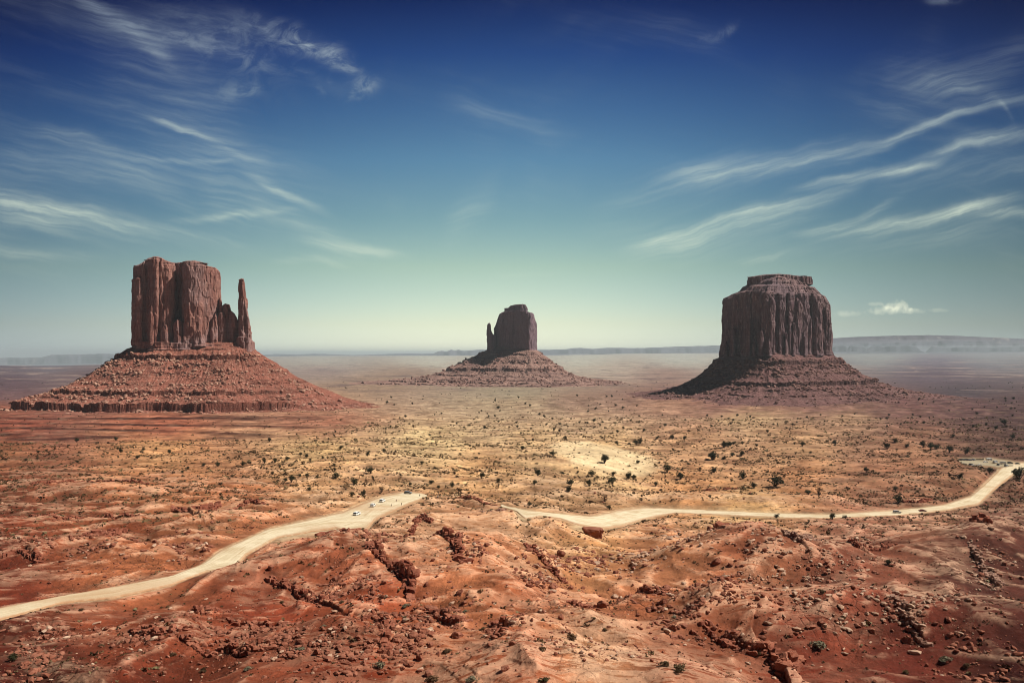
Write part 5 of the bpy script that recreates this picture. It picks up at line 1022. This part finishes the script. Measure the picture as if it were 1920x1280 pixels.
# ------------------------------------------------------------------ vehicles
def paint(name, c): return mat_simple(name, c, .35, .5)
M_WHITE = paint('white_paint', (.78, .78, .76)); M_SILV = paint('silver_paint', (.42, .43, .44)); M_BLK = paint('black_paint', (.03, .03, .035)); M_MAR = paint('maroon_paint', (.16, .02, .02)); M_GREY = paint('grey_paint', (.16, .165, .18)); M_BLUE = paint('blue_paint', (.05, .08, .16))
M_GLASS = mat_simple('window_glass', (.015, .018, .02), .08, .8); M_TYRE = mat_simple('tyre_rubber', (.02, .02, .02), .9, .1); M_RIM = mat_simple('wheel_rim', (.45, .45, .45), .35, .6, .6); M_LAMP = mat_simple('head_lamp', (.75, .75, .7), .2, .6); M_TAIL = mat_simple('tail_lamp', (.35, .02, .015), .3, .5); M_TRIM = mat_simple('dark_trim', (.03, .03, .03), .7, .2)
def prism(profile, half_w, top_in, bevel, zsplit):
    """side profile (x,z) pushed out to both sides; above zsplit the sides lean in"""
    bm = bmesh.new(); L_ = []; R_ = []
    for x, z in profile:
        k = max(0, (z-zsplit))*top_in; L_.append(bm.verts.new((x, half_w-k, z))); R_.append(bm.verts.new((x, -half_w+k, z)))
    n = len(profile); bm.faces.new(L_); bm.faces.new(R_[::-1])
    for i in range(n): bm.faces.new((L_[i], R_[i], R_[(i+1) % n], L_[(i+1) % n]))
    bmesh.ops.recalc_face_normals(bm, faces=bm.faces); bmesh.ops.bevel(bm, geom=list(bm.edges), offset=bevel, segments=2, affect='EDGES', clamp_overlap=True)
    return bm
def bm_mesh(name, bm, mat, smooth=False):
    me = bpy.data.meshes.new(name); bm.to_mesh(me); bm.free(); me.materials.append(mat); me.polygons.foreach_set('use_smooth', [smooth]*len(me.polygons)); return me
def quad_slab(name, pts, off, mat):
    p = np.array(pts, float); n_ = np.cross(p[1]-p[0], p[2]-p[0]); n_ /= np.linalg.norm(n_)+1e-9; bm = bmesh.new(); a = [bm.verts.new(v+n_*off) for v in p]; b = [bm.verts.new(v-n_*.03) for v in p]; n = len(p)
    bm.faces.new(a); bm.faces.new(b[::-1])
    for i in range(n): bm.faces.new((a[i], b[i], b[(i+1) % n], a[(i+1) % n]))
    return bm_mesh(name, bm, mat)
def cyl(name, r, w, mat, seg=18):
    bm = bmesh.new(); bmesh.ops.create_cone(bm, cap_ends=True, segments=seg, radius1=r, radius2=r, depth=w)
    for v in bm.verts: v.co = (v.co.x, v.co.z, v.co.y)
    bmesh.ops.recalc_face_normals(bm, faces=bm.faces); return bm_mesh(name, bm, mat)
def box_mesh(name, sx, sy, sz, mat, bev=.02):
    bm = bmesh.new(); bmesh.ops.create_cube(bm, size=1)
    for v in bm.verts: v.co = (v.co.x*sx, v.co.y*sy, v.co.z*sz)
    bmesh.ops.bevel(bm, geom=list(bm.edges), offset=bev, segments=1, affect='EDGES'); return bm_mesh(name, bm, mat)
VM = {}
def vehicle_meshes(kind, mat):
    key = (kind, mat.name)
    if key in VM: return VM[key]
    if kind == 'suv':   hw, wr, L = .95, .38, 4.7; prof = [(-2.3,.42),(2.3,.42),(2.38,.75),(2.28,1.02),(1.15,1.14),(.55,1.74),(-1.9,1.78),(-2.25,1.12),(-2.36,.8)]; zs = 1.08; ti = .28; ax = 1.42
    elif kind == 'car': hw, wr, L = .90, .33, 4.6; prof = [(-2.25,.36),(2.25,.36),(2.3,.62),(2.15,.82),(1.0,.95),(.35,1.42),(-.95,1.44),(-1.65,1.0),(-2.25,.92),(-2.32,.62)]; zs = .93; ti = .35; ax = 1.35
    else:               hw, wr, L = 1.02, .38, 5.6; prof = [(-2.75,.45),(2.75,.45),(2.82,.9),(2.55,1.25),(1.9,2.3),(1.6,2.42),(-2.7,2.42),(-2.8,1.2)]; zs = 1.25; ti = .10; ax = 1.75
    r = {}; r['body'] = bm_mesh('body', prism(prof, hw, ti, .07, zs), mat, False); Wn = []
    def wy(z): return hw-max(0, z-zs)*ti
    def side(x0, x1, x2, x3, z0, z1): # lower front, lower rear, upper rear, upper front
        for sgn in (1, -1):
            q = [(x0, wy(z0)*sgn, z0), (x3, wy(z1)*sgn, z1), (x2, wy(z1)*sgn, z1), (x1, wy(z0)*sgn, z0)]
            if sgn < 0: q = q[::-1]
            Wn.append(('side_window', quad_slab('side_window', q, .012, M_GLASS)))
    def across(xa, za, xb, zb, name):
        ya, yb = wy(za)-.12, wy(zb)-.10; q = [(xa, -ya, za), (xa, ya, za), (xb, yb, zb), (xb, -yb, zb)]
        if xa < 0: q = q[::-1]
        Wn.append((name, quad_slab(name, q, .012, M_GLASS)))
    def lerp(a, b, f): return a[0]+(b[0]-a[0])*f, a[1]+(b[1]-a[1])*f
    if kind == 'suv':
        side(.95, -.15, -.15, .50, 1.17, 1.62); side(-.25, -1.15, -1.15, -.25, 1.17, 1.62); side(-1.25, -2.0, -1.85, -1.25, 1.17, 1.62)
        across(*lerp((1.15,1.14),(.55,1.74),.12), *lerp((1.15,1.14),(.55,1.74),.88), 'windscreen'); across(*lerp((-2.25,1.12),(-1.9,1.78),.12), *lerp((-2.25,1.12),(-1.9,1.78),.85), 'rear_window')
    elif kind == 'car':
        side(.80, -.25, -.25, .35, .99, 1.33); side(-.35, -1.3, -.95, -.35, .99, 1.33)
        across(*lerp((1.0,.95),(.35,1.42),.12), *lerp((1.0,.95),(.35,1.42),.88), 'windscreen'); across(*lerp((-1.65,1.0),(-.95,1.44),.12), *lerp((-1.65,1.0),(-.95,1.44),.88), 'rear_window')
    else:
        side(2.0, 1.2, 1.2, 1.75, 1.35, 2.05); side(1.0, -.4, -.4, 1.0, 1.45, 2.05); side(-.6, -2.4, -2.4, -.6, 1.45, 2.05)
        across(*lerp((2.55,1.25),(1.9,2.3),.12), *lerp((2.55,1.25),(1.9,2.3),.9), 'windscreen')
    r['win'] = Wn; r['tyre'] = cyl('wheel', wr, .24, M_TYRE); r['rim'] = cyl('rim', wr*.62, .26, M_RIM); r['ax'] = ax; r['hw'] = hw; r['wr'] = wr; r['L'] = L
    r['lamp'] = box_mesh('headlight', .1, .32, .16, M_LAMP); r['tail'] = box_mesh('tail_light', .1, .18, .3, M_TAIL); r['zl'] = .72 if kind != 'car' else .66; r['bump'] = box_mesh('bumper', .14, hw*1.8, .2, M_TRIM, .04); VM[key] = r; return r
def vehicle(kind, mat, px, row, heading, label, cat, group):
    r = vehicle_meshes(kind, mat); p = hit([px], [row])[0]; y_ = y_at(px, row)[0]; g = P(px, row)[0]; z = float(zbase(np.array([px]), np.array([g[1]]))[0])+.13
    t = thing({'suv': 'parked_car', 'car': 'parked_car', 'van': 'parked_van'}[kind], label, cat, (g[0], g[1], z), heading, group)
    link('body', r['body'], t)
    for n_, m_ in r['win']: link(n_, m_, t)
    for sx in (1, -1):
        for sy in (1, -1):
            w = link('wheel', r['tyre'], t, (sx*r['ax'], sy*(r['hw']-.09), r['wr'])); link('rim', r['rim'], w)
    hl = r['L']/2
    for sy in (1, -1): link('headlight', r['lamp'], t, (hl*.985, sy*r['hw']*.68, r['zl'])); link('tail_light', r['tail'], t, (-hl*.985, sy*r['hw']*.78, r['zl']+.12))
    for sx in (1, -1): link('bumper', r['bump'], t, (sx*hl*.985, 0, .5))
    return t
def ang(a, b): q = P(*b)[0]-P(*a)[0]; return math.atan2(q[1], q[0])
h1 = ang((660, 968), (740, 938)); GL = 'cars parked at the left turnout'; GR = 'vehicles driving on the right road'; GP = 'vehicles in the gravel lot'
vehicle('suv', M_WHITE, 669, 966, h1-.15, 'nearest of three white off-road cars, lowest on the left turnout', 'car', GL)
vehicle('suv', M_WHITE, 699, 950, h1+.05, 'middle of three white off-road cars on the turnout, dark rear windows', 'car', GL)
vehicle('suv', M_WHITE, 717, 941, h1-.1, 'farthest of three white off-road cars on the left turnout', 'car', GL)
vehicle('suv', M_GREY, 765, 926, -.12, 'dark grey car at the upper end of the left turnout', 'car', GL)
vehicle('suv', M_SILV, 1682, 962, -.03, 'silver car driving on the pale road at right, left of the maroon car', 'car', GR)
vehicle('car', M_MAR, 1730, 959, .05, 'dark maroon car driving on the pale road right of the silver car', 'car', GR)
for px, row, k, m_, hd, lb in [(1800,863,'suv',M_BLK,1.5,'black car at the left end of the gravel lot back row'),(1806,863,'suv',M_GREY,1.5,'grey car, second from the left in the gravel lot back row'),(1812,863,'suv',M_BLK,1.55,'black car, third from the left in the gravel lot back row'),(1818,863,'car',M_BLUE,1.5,'dark blue car, fourth from the left in the gravel lot back row'),(1825,863,'suv',M_SILV,1.6,'silver car, fifth from the left in the gravel lot back row'),
        (1848,867,'car',M_WHITE,.2,'white car in front of the dark shelter in the gravel lot'),(1855,863,'van',M_WHITE,.1,'white van right of the dark shelter in the gravel lot'),(1808,871,'car',M_GREY,.1,'low grey car at the left front edge of the gravel lot'),(1821,872,'suv',M_BLK,.4,'black car in the front row of the gravel lot'),(1826,873,'car',M_WHITE,.1,'white car beside the black car in the gravel lot front row'),(1837,873,'car',M_WHITE,.05,'white car alone in the gravel lot front row, right of the others'),
        (1866,868,'van',M_SILV,.5,'silver van on the left of the two vans by the road corner'),(1872,872,'suv',M_GREY,.8,'grey car between the silver van and the big white van'),(1881,870,'van',M_WHITE,-.2,'big white van by the corner where the road climbs out of the lot'),(1887,874,'suv',M_SILV,.5,'silver car in front of the big white van'),(1894,869,'suv',M_BLK,.0,'black car right of the big white van'),(1908,870,'car',M_BLK,.1,'dark car farthest right, by the road past the gravel lot')]:
    vehicle(k, m_, px, row, hd, lb, 'van' if k == 'van' else 'car', GP)
def build_shelter():
    g = P(1838, 862)[0]; z = float(zbase(np.array([1838.]), np.array([g[1]]))[0])+.1; t = thing('open_shelter', 'long low open shelter with a dark red roof in the gravel lot', 'shelter', (g[0], g[1], z), .02)
    roof = box_mesh('roof', 9.0, 3.4, .14, mat_simple('roof_sheet', (.09, .03, .025), .7, .2)); link('roof', roof, t, (0, 0, 2.5)); pm = box_mesh('post', .14, .14, 2.45, mat_simple('post_wood', (.07, .05, .04), .9, .1)); tb = box_mesh('table', 7.6, .8, .9, mat_simple('table_cloth', (.05, .04, .05), .9, .1)); link('table', tb, t, (0, .4, .45))
    for sx in (-4.2, -1.4, 1.4, 4.2):
        for sy in (-1.5, 1.5): link('post', pm, t, (sx, sy, 1.22))
build_shelter()

# ------------------------------------------------------------------ people at the viewpoint
def skin_mesh(name, verts, edges, rad, mat):
    me = bpy.data.meshes.new(name); me.from_pydata(verts, edges, []); o = bpy.data.objects.new(name, me); COL.objects.link(o); md = o.modifiers.new('s', 'SKIN'); sub = o.modifiers.new('d', 'SUBSURF'); sub.levels = 2
    for v, r in zip(me.skin_vertices[0].data, rad): v.radius = (r, r)
    me.skin_vertices[0].data[0].use_root = True
    dg = bpy.context.evaluated_depsgraph_get(); m2 = bpy.data.meshes.new_from_object(o.evaluated_get(dg)); m2.name = name; bpy.data.objects.remove(o); m2.materials.clear(); m2.materials.append(mat)
    m2.polygons.foreach_set('use_smooth', [True]*len(m2.polygons)); return m2
M_SKIN = mat_simple('skin', (.42, .24, .16), .6, .3)
def person(px, row, rz, shirt, trousers, hair, label, pose=0, shift=0):
    a = {0: ((.26, .02, 1.12), (.29, .08, .88)), 1: ((.30, .12, 1.14), (.12, .30, 1.30)), 2: ((.26, -.02, 1.12), (.30, .05, .88))}[pose]; st = .12 if pose == 2 else .04
    V = [(0,0,.95),(0,-.01,1.15),(0,0,1.36),(0,.0,1.47),(0,.02,1.56),(0,.03,1.66),(.10,0,.90),(.11,st,.50),(.11,st-.04,.09),(.11,st+.11,.04),(-.10,0,.90),(-.11,-st,.50),(-.11,-st-.04,.09),(-.11,-st+.11,.04),(.20,0,1.40),a[0],a[1],(-.20,0,1.40),(-a[0][0],a[0][1]*.5,a[0][2]),(-.28,.06,.88)]
    Ed = [(0,1),(1,2),(2,3),(3,4),(4,5),(0,6),(6,7),(7,8),(8,9),(0,10),(10,11),(11,12),(12,13),(2,14),(14,15),(15,16),(2,17),(17,18),(18,19)]; Rr = [.14,.13,.15,.055,.085,.09,.085,.06,.042,.04,.085,.06,.042,.04,.055,.042,.032,.055,.042,.032]
    g = hit([px], [row])[0]; t = thing('person', label, 'person', tuple(g), rz, 'people at the viewpoint'); link('body', skin_mesh('body', V, Ed, Rr, M_SKIN), t)
    ms_ = mat_simple('shirt_cloth', shirt, .9, .1); mt = mat_simple('trouser_cloth', trousers, .9, .1); mh = mat_simple('hair', hair, .8, .2)
    sv = [V[i] for i in (0, 1, 2, 14, 15, 17, 18)]; link('shirt', skin_mesh('shirt', sv, [(0,1),(1,2),(2,3),(3,4),(2,5),(5,6)], [.155,.15,.17,.075,.06,.075,.06], ms_), t)
    tv = [V[i] for i in (0, 6, 7, 8, 10, 11, 12)]; link('trousers', skin_mesh('trousers', tv, [(0,1),(1,2),(2,3),(0,4),(4,5),(5,6)], [.15,.105,.08,.065,.105,.08,.065], mt), t)
    link('hair', skin_mesh('hair', [(0,.0,1.66),(0,.0,1.73)], [(0,1)], [.098,.085], mh), t); return t
person(787, 931, .4, (.03,.03,.04), (.03,.03,.05), (.02,.015,.01), 'person in all dark clothes standing at the end of the turnout by the pale path', 0)
person(822, 927, 2.2, (.10,.10,.14), (.05,.05,.07), (.03,.02,.015), 'person in dark clothes at the far side of the trail, behind one in white', 2)
person(821, 934, .2, (.75,.75,.75), (.04,.04,.06), (.03,.02,.01), 'person in a white shirt and dark trousers standing on the trail', 1)
person(743, 941, 1.0, (.16,.08,.06), (.10,.06,.05), (.03,.02,.01), 'person in brownish clothes on the turnout, nearest the farthest white car', 0)
person(753, 948, -.6, (.03,.03,.04), (.55,.5,.42), (.02,.02,.02), 'person in a dark top and pale trousers on the turnout, rightmost of three', 0)
person(734, 950, 1.9, (.5,.48,.42), (.35,.33,.3), (.10,.06,.03), 'person in pale clothes on the turnout, lowest of three walkers', 2)

# ------------------------------------------------------------------ the air
def build_haze():
    x, y0, y1, z0, z1 = 90000, -800, 94000, -1700, 225
    bm = bmesh.new(); bmesh.ops.create_cube(bm, size=1)
    for v in bm.verts: v.co = (v.co.x*2*x, y0 if v.co.y < 0 else y1, z0 if v.co.z < 0 else z1)
    me = bpy.data.meshes.new('haze'); bm.to_mesh(me); bm.free()
    m_ = bpy.data.materials.new('haze_air'); m_.use_nodes = True; t = m_.node_tree; t.nodes.remove(t.nodes['Principled BSDF'])
    v = t.nodes.new('ShaderNodeVolumePrincipled'); v.inputs['Density'].default_value = HAZE_D; v.inputs['Color'].default_value = (.82, .94, 1.0, 1); v.inputs['Anisotropy'].default_value = .15
    t.links.new(v.outputs[0], [n for n in t.nodes if n.type == 'OUTPUT_MATERIAL'][0].inputs['Volume'])
    try: m_.cycles.homogeneous_volume = True
    except Exception: pass
    me.materials.append(m_); link('haze', me, kind='stuff')
HAZE_D = 2.9e-5
build_haze()
